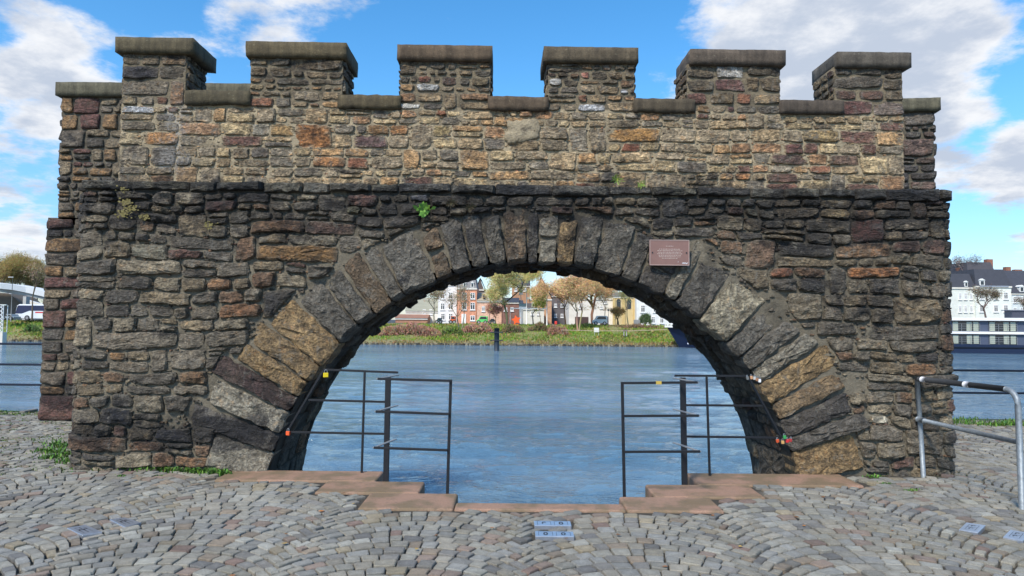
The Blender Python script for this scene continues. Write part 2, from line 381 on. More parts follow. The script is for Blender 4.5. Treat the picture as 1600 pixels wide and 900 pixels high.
def rubble(s0, s1, v0, v1, band, rr, gap=.02, tall=.3, wavy=.012, wmin=.9, wmax=1.9, seed=0.0):
    """irregular courses of stones: list of corner polygons in (s, v)"""
    lines = [v0]; 
    while lines[-1] < v1 - band * .6: lines.append(lines[-1] + band * rr.uniform(.78, 1.25))
    k_ = (v1 - v0) / (lines[-1] - v0); lines = [v0 + (l - v0) * k_ for l in lines]
    out = []
    for b in range(len(lines) - 1):
        lo = lambda s, b=b: lines[b] + (wavy * fn(s * 1.7, b * 3.1, seed) * 2 if b else 0)
        hi = lambda s, b=b: lines[b + 1] + (wavy * fn(s * 1.7, (b + 1) * 3.1, seed) * 2 if b + 1 < len(lines) - 1 else 0)
        H = lines[b + 1] - lines[b]
        def cell(a, c, f0, f1, da=0, dc=0):
            g = gap * .5
            w = lambda s, f: lo(s) + (hi(s) - lo(s)) * f
            j = lambda k_=1.0: (rr.uniform(0, gap * .6) + (rr.random() < .3) * rr.uniform(0, H * (f1 - f0) * .16)) * k_
            lim = (c - a) * .12
            q = [(a + g + min(j() + da, lim), w(a, f0) + g + j(.8)), (c - g - min(j() - dc, lim), w(c, f0) + g + j(.8)),
                 (c - g - min(j() + dc, lim), w(c, f1) - g - j(.8)), (a + g + min(j() - da, lim), w(a, f1) - g - j(.8))]
            if c - a > .16:
                q.insert(1, ((a + c) / 2 + rr.uniform(-.3, .3) * (c - a), w((a + c) / 2, f0) + g + rr.uniform(-.35, .4) * gap))
                q.insert(4, ((a + c) / 2 + rr.uniform(-.3, .3) * (c - a), w((a + c) / 2, f1) - g - rr.uniform(-.35, .4) * gap))
            out.append(q)
        s = s0
        while s < s1 - 1e-6:
            if rr.random() < tall: w = H * rr.uniform(.75, 1.7); kind = 1
            else: w = H * rr.uniform(1.6, 3.2); kind = 2
            if s1 - (s + w) < H * .55: w = s1 - s
            if kind == 1: cell(s, s + w, 0, 1, rr.uniform(-.01, .01), rr.uniform(-.01, .01))
            else:
                f = rr.uniform(.36, .64)
                for (f0, f1) in ((0, f), (f, 1)):
                    hh = H * (f1 - f0)
                    k2 = max(1, round(w / (hh * rr.uniform(wmin, wmax) * 1.25)))
                    cuts = [0] + sorted((i + rr.uniform(-.25, .25)) / k2 for i in range(1, k2)) + [1]
                    for i in range(k2):
                        if rr.random() < .06 and hh > .07:      # a thin pair
                            cell(s + w * cuts[i], s + w * cuts[i + 1], f0, (f0 + f1) / 2); cell(s + w * cuts[i], s + w * cuts[i + 1], (f0 + f1) / 2, f1)
                        else: cell(s + w * cuts[i], s + w * cuts[i + 1], f0, f1, rr.uniform(-.012, .012), rr.uniform(-.012, .012))
            s += w
    return out

def pick(pal, rr):
    t = rr.random() * sum(p[0] for p in pal)
    for w, c in pal:
        t -= w
        if t <= 0: break
    v = rr.uniform(.74, 1.25); m_ = sum(c) / 3
    return tuple(max(.006, (x * .90 + m_ * .10) * v) for x in c)
UP = [(8, rgb(138, 121, 94)), (7, rgb(124, 113, 95)), (2.8, rgb(150, 120, 82)), (1.8, rgb(136, 104, 74)), (3, rgb(110, 104, 94)), (1.0, rgb(92, 64, 58)), (.8, rgb(118, 76, 54)), (3, rgb(154, 138, 106)), (1.2, rgb(84, 80, 76))]
LO = [(5, rgb(84, 79, 70)), (5, rgb(68, 65, 60)), (3, rgb(96, 86, 68)), (2, rgb(92, 70, 52)), (.6, rgb(84, 60, 54)), (2, rgb(56, 54, 52)), (3, rgb(106, 99, 84)), (.7, rgb(108, 80, 54)), (1, rgb(44, 43, 44))]
UP = [(w_, (c_[0] * 1.60, c_[1] * 1.46, c_[2] * 1.24)) for w_, c_ in UP]; LO = [(w_, (c_[0] * 1.72, c_[1] * 1.6, c_[2] * 1.42)) for w_, c_ in LO]

# ------------------------------------------------------------------ the gateway
YAW = radians(.95); WY = 7.27
gate = thing('stone_gateway', 'rubble stone gateway with round arch and six battlements standing over the river stairs', 'stone gateway', (0, WY, 0), YAW)
GI = (Matrix.Translation((0, WY, 0)) @ Matrix.Rotation(YAW, 4, 'Z')).inverted()
GNF = Matrix.Rotation(YAW, 3, 'Z')
def gw(px, py, back=0.0):
    """photo point on the gateway's face, set back by so many metres -> (u, v) in its own frame"""
    d = GI.to_3x3() @ ray(px, py); o = GI @ Vector((0, 0, EYE))
    t = (back - o.y) / d.y; p = o + d * t; return (p.x, p.z)
HALF_L, HALF_R = gw(104, 600)[0] - .01, gw(1491, 600)[0] + .07
TOPV = 3.04; THICK = 1.45; RC = .22
AC, AV, AR = .255, -.63, 2.86          # arch centre and radius

def lower_frame(s, v, n):              # wraps round the rounded corners onto the flanks
    a, b = HALF_L + RC, HALF_R - RC; q = RC * pi / 2
    if a <= s <= b: return (s, -n, v)
    if s < a:
        t = a - s
        if t < q: an = t / RC; return (a - (RC + n) * sin(an), RC - (RC + n) * cos(an), v)
        return (HALF_L - n, RC + t - q, v)
    t = s - b
    if t < q: an = t / RC; return (b + (RC + n) * sin(an), RC - (RC + n) * cos(an), v)
    return (HALF_R + n, RC + t - q, v)
S_L, S_R = HALF_L + RC - RC * pi / 2 - 1.2, HALF_R - RC + RC * pi / 2 + 1.2

# voussoirs: (width along the arch, length outward, colour), from the left springing to the right one
gy = rgb(88, 84, 76); gd = rgb(70, 67, 62); br = rgb(92, 76, 58); oc = rgb(120, 98, 66); pa = rgb(118, 112, 98); bk = rgb(42, 41, 42); rd = rgb(58, 42, 40)
VO = [(.30, .62, pa), (.22, .98, bk), (.26, .85, pa), (.19, .9, rd), (.20, .74, oc), (.22, .78, oc), (.34, .70, oc), (.28, .66, gy), (.22, .62, gy),
      (.24, .64, br), (.16, .60, gy), (.40, .60, gy), (.20, .54, br), (.22, .56, gd), (.20, .55, gd), (.20, .54, gy), (.23, .58, br), (.12, .55, bk),
      (.21, .52, pa), (.19, .50, oc), (.24, .58, gy), (.32, .56, gy), (.20, .53, gd), (.33, .52, bk), (.15, .72, pa), (.34, .62, gd), (.40, .62, rgb(138, 129, 108)), (.22, .6, gy), (.2, .72, gy),
      (.18, .8, pa), (.26, .85, oc), (.20, .8, rgb(112, 92, 66)), (.22, .75, bk), (.16, .9, gd), (.34, .7, oc)]
TH0, TH1 = radians(180 - 11.0), radians(11.0)
tot = sum(v[0] for v in VO); th = TH0; vous = []
for w, ln, c in VO:
    t2 = th + (TH1 - TH0) * w / tot; vous.append((th, t2, ln, c)); th = t2
def ext_len(theta):
    for a, b, ln, c in vous:
        if b <= theta <= a: return ln
    return .7
def lower_grime(u, v):                 # soot crusts: under the string course, at the right end, along the foot
    px_ = u
    g = .55 * max(0, 1 - abs(v - 2.75) / .55) + .6 * max(0, min(1, (u - 2.6) / 1.2)) * max(0, min(1, (v - .9) / .8))
    g += .75 * max(0, 1 - abs(v - .38) / .28) * max(0, min(1, (-1.6 - u) / .6)) * .9
    g += .5 * fn(u * .9, v * 1.3, 5.0)
    return max(0, min(1, g))

STN = []      # (area, builder args) collected, the 300 largest become parts of their own
def put(mb): STN.append(mb)
rr = random.Random(21)
SPECIAL_LO = [(240, 180, 0, None)]
special = []   # (u, v, colour)
for (px, py, b_, c_) in ((447, 412, 0, (92, 58, 52)), (1345, 427, 0, (150, 98, 58)), (1235, 430, 0, (118, 72, 50)), (665, 308, 0, (128, 128, 130)), (555, 327, 0, (112, 108, 84)), (770, 323, 0, (140, 76, 56)), (690, 380, 0, (70, 62, 62)),
                         (205, 330, 0, (120, 112, 70)), (228, 385, 0, (120, 116, 100)), (170, 405, 0, (110, 92, 66)), (550, 355, 0, (92, 70, 60)), (1320, 342, 0, (140, 120, 84)), (1325, 606, 0, (92, 50, 40)), (1365, 655, 0, (178, 170, 150)),
                         (1388, 657, 0, (178, 170, 150)), (1330, 558, 0, (104, 72, 48)), (1270, 525, 0, (124, 92, 58)), (185, 558, 0, (126, 92, 56)), (490, 408, 0, (120, 88, 50)), (1355, 345, 0, (104, 60, 52)), (255, 615, 0, (110, 112, 114)),
                         (300, 590, 0, (112, 86, 60)), (370, 485, 0, (130, 92, 62)), (185, 660, 0, (30, 32, 40)), (260, 680, 0, (34, 36, 44)), (1200, 385, 0, (112, 88, 70)), (1050, 330, 0, (96, 92, 86)), (1180, 330, 0, (120, 114, 92)), (1110, 310, 0, (86, 82, 72))):
    special.append((*gw(px, py, b_), rgb(*c_)))
PB = .12
special_up = []
for (px, py, c_) in ((205, 170, (178, 180, 182)), (180, 200, (150, 84, 50)), (270, 210, (160, 116, 72)), (670, 138, (190, 188, 182)), (648, 163, (200, 194, 182)), (975, 142, (196, 196, 198)), (868, 128, (170, 166, 158)), (940, 170, (182, 182, 182)),
                    (920, 116, (150, 98, 82)), (1130, 113, (180, 176, 168)), (1130, 145, (150, 90, 76)), (1170, 145, (184, 184, 182)), (1208, 145, (192, 192, 192)), (1155, 128, (104, 70, 66)), (435, 183, (92, 60, 62)), (492, 160, (124, 84, 78)),
                    (655, 124, (136, 88, 70)), (1345, 270, (168, 98, 70)), (1215, 245, (78, 52, 50)), (1230, 228, (104, 66, 60)), (1145, 172, (90, 60, 62)), (594, 222, (96, 70, 70)), (620, 208, (150, 102, 58)), (588, 205, (148, 108, 64)), (590, 186, (112, 78, 58)),
                    (980, 205, (168, 124, 70)), (950, 228, (166, 120, 68)), (960, 208, (160, 118, 66)), (983, 228, (130, 78, 56)), (700, 210, (160, 138, 94)), (450, 205, (164, 132, 86)), (470, 222, (160, 108, 62)), (505, 250, (170, 118, 72)), (400, 205, (140, 132, 116)),
                    (1340, 172, (92, 58, 56)), (1374, 170, (124, 108, 98)), (1262, 207, (166, 140, 96)), (1335, 255, (124, 98, 82)), (915, 270, (150, 108, 74)), (1160, 280, (170, 120, 78)), (235, 215, (128, 118, 96)), (215, 120, (54, 52, 56)), (225, 105, (50, 50, 56))):
    special_up.append((*gw(px, py, PB), rgb(*c_)))
def inside(poly, u, v):
    r_ = False
    for i in range(len(poly)):
        (x0, y0), (x1, y1) = poly[i - 1], poly[i]
        if (y0 > v) != (y1 > v) and u < (x1 - x0) * (v - y0) / (y1 - y0) + x0: r_ = not r_
    return r_
def colour(poly, pal, rr, sp):
    c = pick(pal, rr)
    for (u, v, cc) in sp:
        if inside(poly, u, v): return cc, True
    return c, False

MOR_LO = rgb(116, 108, 92); MOR_UP = rgb(162, 147, 120)
# lower wall, from the flanks round the corners
cells = rubble(S_L, S_R, -.06, TOPV - .11, .275, rr, gap=.015, tall=.26, wavy=.04, wmin=1.2, wmax=2.9, seed=3.3)
for q in cells:
    cx = sum(p[0] for p in q) / len(q); cy = sum(p[1] for p in q) / len(q)
    t = atan2(cy - AV, cx - AC); rad = sqrt((cx - AC) ** 2 + (cy - AV) ** 2)
    if HALF_L < cx < HALF_R:
        R2 = AR + ext_len(t) + .02
        if rad < R2 - .06: continue
        ra = min(sqrt((p[0] - AC) ** 2 + (p[1] - AV) ** 2) for p in q)
        if ra < R2:
            q = clip(q, -cos(t), -sin(t), -(R2 + cos(t) * AC + sin(t) * AV))
            if len(q) < 3 or abs(area(q)) < .002: continue
    c, fixed = colour(q, LO, rr, special)
    g = lower_grime(cx, cy)
    if not fixed: c = tuple(x * (1 - .30 * g) for x in c)
    mb = MB(); hs_ = rr.uniform(.016, .058) if HALF_L + RC < cx < HALF_R - RC else rr.uniform(.010, .026)
    if stone(mb, q, lower_frame, hs_, c, rr, r=rr.uniform(.012, .045), jit=.010, rough=.5, edge=tuple(x * (1 - .5 * g) for x in MOR_LO)):
        put((abs(area(q)), mb, 'stone'))
# small pinning stones bedded in the joints
chips = MB()
def chip(frame, u, v, w, h, c, n0):
    k_ = rr.randint(4, 6); q = [(u + w * cos(2 * pi * i / k_ + .4) * rr.uniform(.7, 1.1), v + h * sin(2 * pi * i / k_ + .4) * rr.uniform(.7, 1.1)) for i in range(k_)]
    vs = [frame(a_, b_, -.02) for a_, b_ in q] + [frame(u + (a_ - u) * .8, v + (b_ - v) * .8, n0 * rr.uniform(.6, 1.2)) for a_, b_ in q] + [frame(u, v, n0 * 1.2)]
    chips.add(vs, [(i, (i + 1) % k_, k_ + (i + 1) % k_, k_ + i) for i in range(k_)] + [(k_ + i, k_ + (i + 1) % k_, 2 * k_) for i in range(k_)], c)
for _ in range(6500):
    u, v = rr.uniform(S_L, S_R), rr.uniform(0, TOPV - .12)
    if HALF_L < u < HALF_R and (u - AC) ** 2 + (v - AV) ** 2 < (AR + ext_len(atan2(v - AV, u - AC)) - .04) ** 2: continue
    g = lower_grime(u, v); chip(lower_frame, u, v, rr.uniform(.012, .04), rr.uniform(.008, .02), tuple(x * (1 - .6 * g) for x in pick(LO, rr)), rr.uniform(.008, .018))
# projecting string course of flat slabs
s = HALF_L + .1
while s < HALF_R - .05:
    w = rr.uniform(.28, .62); e = min(s + w, HALF_R - .02)
    bt_ = TOPV - rr.uniform(.08, .115); q = [(s + .006, bt_), (e - .006, bt_ + rr.uniform(-.008, .012)), (e - .006, TOPV + rr.uniform(-.012, .012)), (s + .006, TOPV + rr.uniform(-.012, .012))]
    mb = MB(); c = pick([(3, rgb(72, 70, 62)), (2, rgb(84, 80, 66)), (1, rgb(88, 66, 54)), (2, rgb(52, 52, 52))], rr)
    if stone(mb, q, lower_frame, rr.uniform(.035, .075), tuple(x * 1.25 for x in c), rr, back=-.1, r=.014, jit=.008, rough=.3): put((abs(area(q)), mb, 'string_course_slab'))
    s = e
# parapet and merlons (faces set back PB from the lower wall)
def up_frame(u, v, n): return (u, PB - n, v)
MER = []
for (x0, x1, cx0, cx1, y0) in ((190, 292, 180, 303, 57), (390, 537, 384, 542, 64), (624, 768, 620, 770, 69), (855, 993, 849, 998, 72), (1070, 1220, 1078, 1228, 76), (1302, 1411, 1307, 1424, 80)):
    a, b = gw(x0, 110, PB)[0], gw(x1, 110, PB)[0]
    ca, cb = gw(cx0, y0, PB - .05)[0], gw(cx1, y0, PB - .05)[0]; cz = gw((cx0 + cx1) / 2, y0 + 1, PB - .05)[1]
    MER.append([a, b, ca, cb, cz])
MER[4][0] = gw(1072, 110, PB)[0]; MER[4][2] = gw(1076, 76, PB)[0]
SILLS = [(288, 391, 141), (528, 627, 148), (763, 858, 150.5), (990, 1087, 153.5), (1219, 1319, 156)]
sills = [(gw(a, 150, PB - .04)[0], gw(b, 150, PB - .04)[0], gw((a + b) / 2, y, PB - .04)[1]) for a, b, y in SILLS]
UL, UR = MER[0][0], MER[5][1]; SILLV = sum(s_[2] for s_ in sills) / 5 - .155
ups = []
cells = rubble(UL, UR, TOPV, SILLV, .188, rr, gap=.013, tall=.24, wavy=.010, wmin=1.35, wmax=2.9, seed=9.1)
ups += [(q, up_frame) for q in cells]
MD = .50
for i, (a, b, ca, cb, cz) in enumerate(MER):
    top = cz - .165
    ups += [(q, up_frame) for q in rubble(a, b, SILLV, top, .20, rr, gap=.02, tall=.15, wavy=.008, wmin=1.0, wmax=2.6, seed=i + 20.)]
    def lf(s_, v, n, a=a): return (a - n, PB + MD - s_, v)
    def rf(s_, v, n, b=b): return (b + n, PB + s_, v)
    for f in (lf, rf):
        ups += [(q, f) for q in rubble(0.01, MD, (TOPV if (i == 0 and f is lf) or (i == 5 and f is rf) else SILLV + .02), top, .20, rr, gap=.02, tall=.2, wavy=.006, seed=i + 40.)]
for q, f in ups:
    c, fixed = colour(q, UP, rr, special_up if f is up_frame else [])
    cx = sum(p[0] for p in q) / len(q); cy = sum(p[1] for p in q) / len(q)
    if not fixed:
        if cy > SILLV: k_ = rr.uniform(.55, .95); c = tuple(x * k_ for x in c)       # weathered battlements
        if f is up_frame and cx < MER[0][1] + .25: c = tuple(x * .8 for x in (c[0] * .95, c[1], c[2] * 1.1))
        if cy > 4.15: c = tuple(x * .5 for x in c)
    mb = MB()
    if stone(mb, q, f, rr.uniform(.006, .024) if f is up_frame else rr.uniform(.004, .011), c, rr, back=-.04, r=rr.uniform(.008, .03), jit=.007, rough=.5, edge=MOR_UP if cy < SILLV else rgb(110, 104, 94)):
        put((abs(area(q)) * (1 if f is up_frame else .2), mb, 'stone'))
for _ in range(2600):
    u, v = rr.uniform(UL + .03, UR - .03), rr.uniform(TOPV + .02, SILLV)
    chip(up_frame, u, v, rr.uniform(.01, .03), rr.uniform(.005, .012), pick(UP, rr), rr.uniform(.003, .008))
STN.sort(key=lambda t: -t[0])
named = 0; rest = MB(); slabs = 0
for a_, mb, nm in STN:
    if nm != 'stone': mb.build(nm, 'stone', gate); continue
    if named < 300: mb.build(nm, 'stone', gate); named += 1
    else: rest.add(mb.v, mb.f, mb.c)
rest.add(chips.v, chips.f, chips.c)
o = rest.build('small_stones', 'stone', gate); o['kind'] = 'stuff'
# arch stones
def polar(R0, t, rad): return (AC + cos(t) * rad, AV + sin(t) * rad)
for (a, b, ln, c) in vous:
    g = .008 / AR
    parts = [(0, ln)]
    if ln < .56 and (a - b) * AR > .18 and rr.random() < .45: f = rr.uniform(.4, .6) * ln; parts = [(0, f - .012), (f + .012, ln)]
    for (l0, l1) in parts:
        t0, t1 = a - g, b + g; R0, R1 = AR + l0 + rr.uniform(-.012, .012), AR + l1 + rr.uniform(-.03, .02)
        nar = rr.uniform(0, .02) / AR
        q = [polar(0, t1, R0), polar(0, t1 + nar, R1), polar(0, t0 - nar, R1 + rr.uniform(-.09, .03)), polar(0, t0, R0 + rr.uniform(-.02, .02))]
        mb = MB(); k_ = rr.uniform(.9, 1.25) * 1.22; cc = tuple(x * k_ for x in c)
        if stone(mb, q, lambda u, v, n: (u, -n, v), rr.uniform(.022, .05), cc, rr, back=-.34, r=.026, seg=.07, jit=.014, rough=.55, edge=cc):
            mb.build('arch_stone', 'arch', gate)
# stones lining the underside of the arch, down past street level
def in_frame(s_, v, n):                 # s along the curve from the left springing, v = depth
    L = AR * (pi); 
    if s_ < 0: return (AC - AR + n, v, AV + s_)
    if s_ > L: return (AC + AR - n, v, AV - (s_ - L))
    t = pi - s_ / AR; rd_ = AR - n
    return (AC + cos(t) * rd_, v, AV + sin(t) * rd_)
for q in rubble(.28, THICK, -1.6, AR * pi + 1.6, .36, rr, gap=.018, tall=.3, wavy=.02, wmin=1.0, wmax=1.9, seed=70.):
    q = [(p[1], p[0]) for p in q]
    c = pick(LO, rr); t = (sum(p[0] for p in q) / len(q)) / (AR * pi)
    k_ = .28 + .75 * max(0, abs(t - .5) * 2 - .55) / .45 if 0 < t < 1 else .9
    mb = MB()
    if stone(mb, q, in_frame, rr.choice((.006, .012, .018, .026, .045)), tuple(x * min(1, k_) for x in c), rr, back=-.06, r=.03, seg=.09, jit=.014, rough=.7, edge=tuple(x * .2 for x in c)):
        mb.build('vault_stone', 'arch', gate)
# mortar body: displaced front sheet with the arch cut out, flanks, back and top
def core_sheet(frame, s0, s1, v0, v1, st, base, col, hole=None, amp=.012):
    mb = MB(); ns, nv = int((s1 - s0) / st) + 1, max(2, int((v1 - v0) / st) + 1)
    for j in range(nv + 1):
        for i in range(ns + 1):
            s_, v = s0 + (s1 - s0) * i / ns, v0 + (v1 - v0) * j / nv
            n = base + amp * fn(s_ * 9, v * 9, 2.) + amp * .6 * fn(s_ * 30, v * 30, 4.)
            mb.v.append(frame(s_, v, n)); k_ = (1 - .6 * lower_grime(s_, v)) if hole else 1
            mb.c.append(tuple(x * k_ for x in col))
    for j in range(nv):
        for i in range(ns):
            s_, v = s0 + (s1 - s0) * (i + .5) / ns, v0 + (v1 - v0) * (j + .5) / nv
            if hole and (s_ - AC) ** 2 + (v - AV) ** 2 < (AR + .07) ** 2: continue
            a = j * (ns + 1) + i; mb.f.append((a, a + 1, a + ns + 2, a + ns + 1))
    return mb
core = core_sheet(lower_frame, S_L, S_R, -.3, TOPV - .01, .045, -.008, MOR_LO, True, .016)
# vault lining and back face
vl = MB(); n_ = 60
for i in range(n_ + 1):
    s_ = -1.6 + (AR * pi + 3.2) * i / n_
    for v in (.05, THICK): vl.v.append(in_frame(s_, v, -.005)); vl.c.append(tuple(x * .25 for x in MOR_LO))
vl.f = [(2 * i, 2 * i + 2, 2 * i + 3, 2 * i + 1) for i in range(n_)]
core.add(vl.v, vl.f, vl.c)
bkf = core_sheet(lambda u, v, n: (u, THICK + n, v), HALF_L, HALF_R, -.3, TOPV, .09, 0, MOR_LO, True)
core.add(bkf.v, bkf.f, bkf.c)
core.box(HALF_L + .03, HALF_R - .03, .03, THICK - .01, TOPV - .10, TOPV - .02, tuple(x * .6 for x in MOR_LO))
o = core.build('mortar_core', 'mortar', gate, True)
sh = core_sheet(up_frame, UL + .01, UR - .01, TOPV - .1, SILLV + .03, .04, -.004, MOR_UP, None, .008)
sh.box(UL + .012, UR - .012, PB + .02, PB + .46, TOPV - .1, SILLV + .028, MOR_UP)
for i, (a, b, ca, cb, cz) in enumerate(MER):
    g = core_sheet(up_frame, a + .012, b - .012, SILLV + .028, cz - .15, .04, -.004, tuple(x * .55 for x in MOR_UP), None, .006)
    sh.add(g.v, g.f, g.c); sh.box(a + .014, b - .014, PB + .014, PB + MD, SILLV + .03, cz - .15, tuple(x * .5 for x in MOR_UP))
sh.build('parapet_core', 'mortar', gate, True)
def slab(name, x0, x1, y0, y1, z0, z1, c, parent, rough_=.003, mt='coping', bv=.007):
    mb = MB(); nx = max(2, int((x1 - x0) / .05)); ny = max(2, int((y1 - y0) / .08)); nz = 3
    idx = {}
    def vid(i, j, k_):
        if (i, j, k_) not in idx:
            x, y, z = x0 + (x1 - x0) * i / nx, y0 + (y1 - y0) * j / ny, z0 + (z1 - z0) * k_ / nz
            ex = (i in (0, nx)) + (j in (0, ny)) + (k_ in (0, nz))
            if ex >= 2:
                if i in (0, nx): x += (bv if i == 0 else -bv) * .6
                if j in (0, ny): y += (bv if j == 0 else -bv) * .6
                if k_ in (0, nz): z += (bv if k_ == 0 else -bv) * .6
            d = rough_ * 1.6
            low = 2.2 if k_ == 0 else 1
            idx[(i, j, k_)] = len(mb.v)
            mb.v.append((x + d * fn(x * 9, y * 9, z * 9), y + d * fn(x * 9 + 5, y * 9, z * 9), z + d * low * fn(x * 13, y * 9 + 7, z * 9)))
            mb.c.append(c)
        return idx[(i, j, k_)]
    for i in range(nx):
        for j in range(ny):
            mb.f.append((vid(i, j, 0), vid(i, j + 1, 0), vid(i + 1, j + 1, 0), vid(i + 1, j, 0)))
            mb.f.append((vid(i, j, nz), vid(i + 1, j, nz), vid(i + 1, j + 1, nz), vid(i, j + 1, nz)))
    for k_ in range(nz):
        for i in range(nx):
            mb.f.append((vid(i, 0, k_), vid(i + 1, 0, k_), vid(i + 1, 0, k_ + 1), vid(i, 0, k_ + 1)))
            mb.f.append((vid(i, ny, k_), vid(i, ny, k_ + 1), vid(i + 1, ny, k_ + 1), vid(i + 1, ny, k_)))
        for j in range(ny):
            mb.f.append((vid(0, j, k_), vid(0, j, k_ + 1), vid(0, j + 1, k_ + 1), vid(0, j + 1, k_)))
            mb.f.append((vid(nx, j, k_), vid(nx, j + 1, k_), vid(nx, j + 1, k_ + 1), vid(nx, j, k_ + 1)))
    return mb.build(name, mt, parent, True)
capc = [tuple(x * k__ for x, k__ in zip(q__, (.92, .82, .70))) for q__ in [rgb(82, 78, 62), rgb(86, 80, 62), rgb(88, 78, 66), rgb(84, 78, 66), rgb(84, 78, 72), rgb(82, 80, 76)]]
for i, (a, b, ca, cb, cz) in enumerate(MER):
    slab('merlon_cap', ca, cb, PB - .06, PB + MD + .06, cz - .175, cz, tuple(x * 1.0 for x in capc[i]), gate)
for i, (a, b, z) in enumerate(sills):
    slab('sill_slab', a, b, PB - .05, PB + MD + .02, z - .155, z, tuple(x * .85 for x in capc[i]), gate, .009 if i != 4 else .004)
# patch of smooth lime plaster low on the parapet
pl = MB(); q = [gw(*p, PB) for p in ((790, 188), (843, 186), (845, 200), (842, 216), (822, 222), (794, 226), (787, 214), (794, 203))]
stone(pl, q, up_frame, .03, rgb(158, 144, 118), rr, r=.02, seg=.03, jit=.012, rough=.1); pl.build('plaster_patch', 'mortar', gate, True)
# yellow lichen spots
lc = MB()
for (px, py, k_) in ((202, 319, 9), (198, 336, 10), (230, 340, 5), (331, 353, 4), (196, 298, 3), (212, 326, 5)):
    for _ in range(k_ * 7):
        u, v = gw(px + R.gauss(0, 5), py + R.gauss(0, 3), 0); r_ = R.uniform(.003, .010)
        pts = [(u + r_ * 1.5 * cos(a_ * pi / 3), -.062 - R.uniform(0, .004), v + r_ * sin(a_ * pi / 3)) for a_ in range(6)]
        lc.add(pts, [(5, 4, 3, 2, 1, 0)], rgb(108, 98, 48))
o = lc.build('lichen', 'leaf', gate); o['kind'] = 'stuff'

# ------------------------------------------------------------------ set-back walls at either end
def side_wall(label, x0, x1, Yf, top, cap_t, pal, bx=None, btop=None, slope=0.0):
    root = thing('wing_wall', label, 'wall', ((x0 + x1) / 2, Yf, 0), slope)
    w = (x1 - x0) / 2; rs = random.Random(int(abs(x0) * 100)); big = MB()
    fr = lambda u, v, n: (u, -n, v)
    runs = [(-w, w, 0 if bx is None else btop, top - cap_t)]
    if bx is not None: runs.append((-w - bx, w, 0, btop))
    for (a, b, v0, v1) in runs:
        for q in rubble(a, b, v0, v1, .33 if v0 == 0 and bx is not None else .24, rs, gap=.02, tall=.45, wavy=.012, wmin=1.2, wmax=2.4):
            c = tuple(x * 1.35 * y_ for x, y_ in zip(pick(pal, rs), (1.08, 1.0, .9))); mb = MB()
            if stone(mb, q, fr, rs.uniform(.01, .045), c, rs, back=-.08, r=.025, rough=.5, edge=tuple(x * .6 for x in c)):
                mb.build('stone', 'stone', root, True)
        e1 = lambda s_, v, n, a=a: (a - n, .6 - s_, v)
        e2 = lambda s_, v, n, b=b: (b + n, s_, v)
        for f in (e1, e2):
            for q in rubble(0, .6, v0, v1, .34, rs, gap=.03, tall=.4):
                stone(big, q, f, .02, pick(pal, rs), rs, rough=.4)
        mb = MB(); mb.box(a + .02, b - .02 + (.05 if b < w - .1 else 0), .01, .6, v0 - .1, v1 + (.03 if b < w - .1 else .01), tuple(x * .7 for x in MOR_LO)); mb.build('mortar_core', 'mortar', root)
    o = big.build('flank_stones', 'stone', root, True); o['kind'] = 'stuff'
    slab('coping_slab', -w - .06, w + .06, -.07, .66, top - cap_t, top, rgb(84, 80, 64), root)
    return root
YL = 10.5
lx0 = at_y(92, 250, YL).x; ltop = at_y(130, 130, YL).z; bt = at_y(88, 341, YL).z; lb = at_y(68, 450, YL).x
WU = [(4, rgb(110, 100, 82)), (3, rgb(90, 84, 76)), (2, rgb(84, 56, 54)), (2, rgb(124, 98, 66)), (2, rgb(70, 68, 66))]
side_wall('taller brown rubble wall with a flat coping, set back at the left end of the gateway', lx0, -4.0, YL, ltop, .22, WU, lx0 - lb, bt)
YR = 10.3
rx1 = at_y(1456, 230, YR).x; rtop = at_y(1410, 157, YR).z
side_wall('dark rubble wall with a sloping-off coping, set back at the right end of the gateway', 4.5, rx1, YR, rtop, .2, [(3, rgb(70, 68, 68)), (3, rgb(56, 55, 58)), (2, rgb(88, 84, 80)), (1, rgb(86, 70, 66))], None, None, radians(-6))
wl = thing('foot_stone', 'low grey kerb stone at the foot of the railing beside the left wall end', 'kerb stone')
p0, p1 = at_z(31, 646), at_z(62, 640); bevel(MB().box(p0.x, p1.x + .1, p0.y - .02, p0.y + .3, -.05, .04).build('stone_block', 'quay_stone', wl), .01)

# ------------------------------------------------------------------ quay, slabs, cobbles
QY = 11.75
opening = []      # rectangles of the stairwell (x0,x1,y0,y1)
def pz(px, py): return at_z(px, py, 0)
S = {}
def yz(px, py): return pz(px, py).y
slabs_spec = [   # x-left at near edge px, x-right px, far py, near py
    (332, 599, 737.5, 751), (490, 664, 753, 770), (559, 716, 771, 793.5),
    (1074, 1336, 742, 758.5), (1008, 1183, 757.5, 777), (967, 1120, 776.5, 798.5)]
kerb = thing('quay_edge_slabs', None, None); del_ = kerb
kerb['kind'] = 'structure'
rects = []
for (xa, xb, yf, yn) in slabs_spec:
    yc = (yf + yn) / 2
    Y0, Y1 = pz((xa + xb) / 2, yn).y, pz((xa + xb) / 2, yf).y
    rects.append([pz(xa, yn if xa < 800 and xa not in (1074,) else yc).x, pz(xb, yf if xb < 800 else yn).x, Y0, Y1])
rects[3][0] = pz(1074, 742).x; rects[4][0] = pz(1008, 757.5).x; rects[5][0] = pz(967, 776.5).x
rects[3][1] = pz(1350, 759).x; rects[4][1] = pz(1196, 777).x; rects[5][1] = pz(1132, 798.5).x
rects[1][3] = rects[0][2] - .004; rects[2][3] = rects[1][2] - .004; rects[4][3] = rects[3][2] - .004; rects[5][3] = rects[4][2] - .004
rects[0][3] = max(rects[0][3], 7.26); rects[3][3] = 7.3
ys = min(rects[2][2], rects[5][2])
rects[2][2] = rects[5][2] = ys
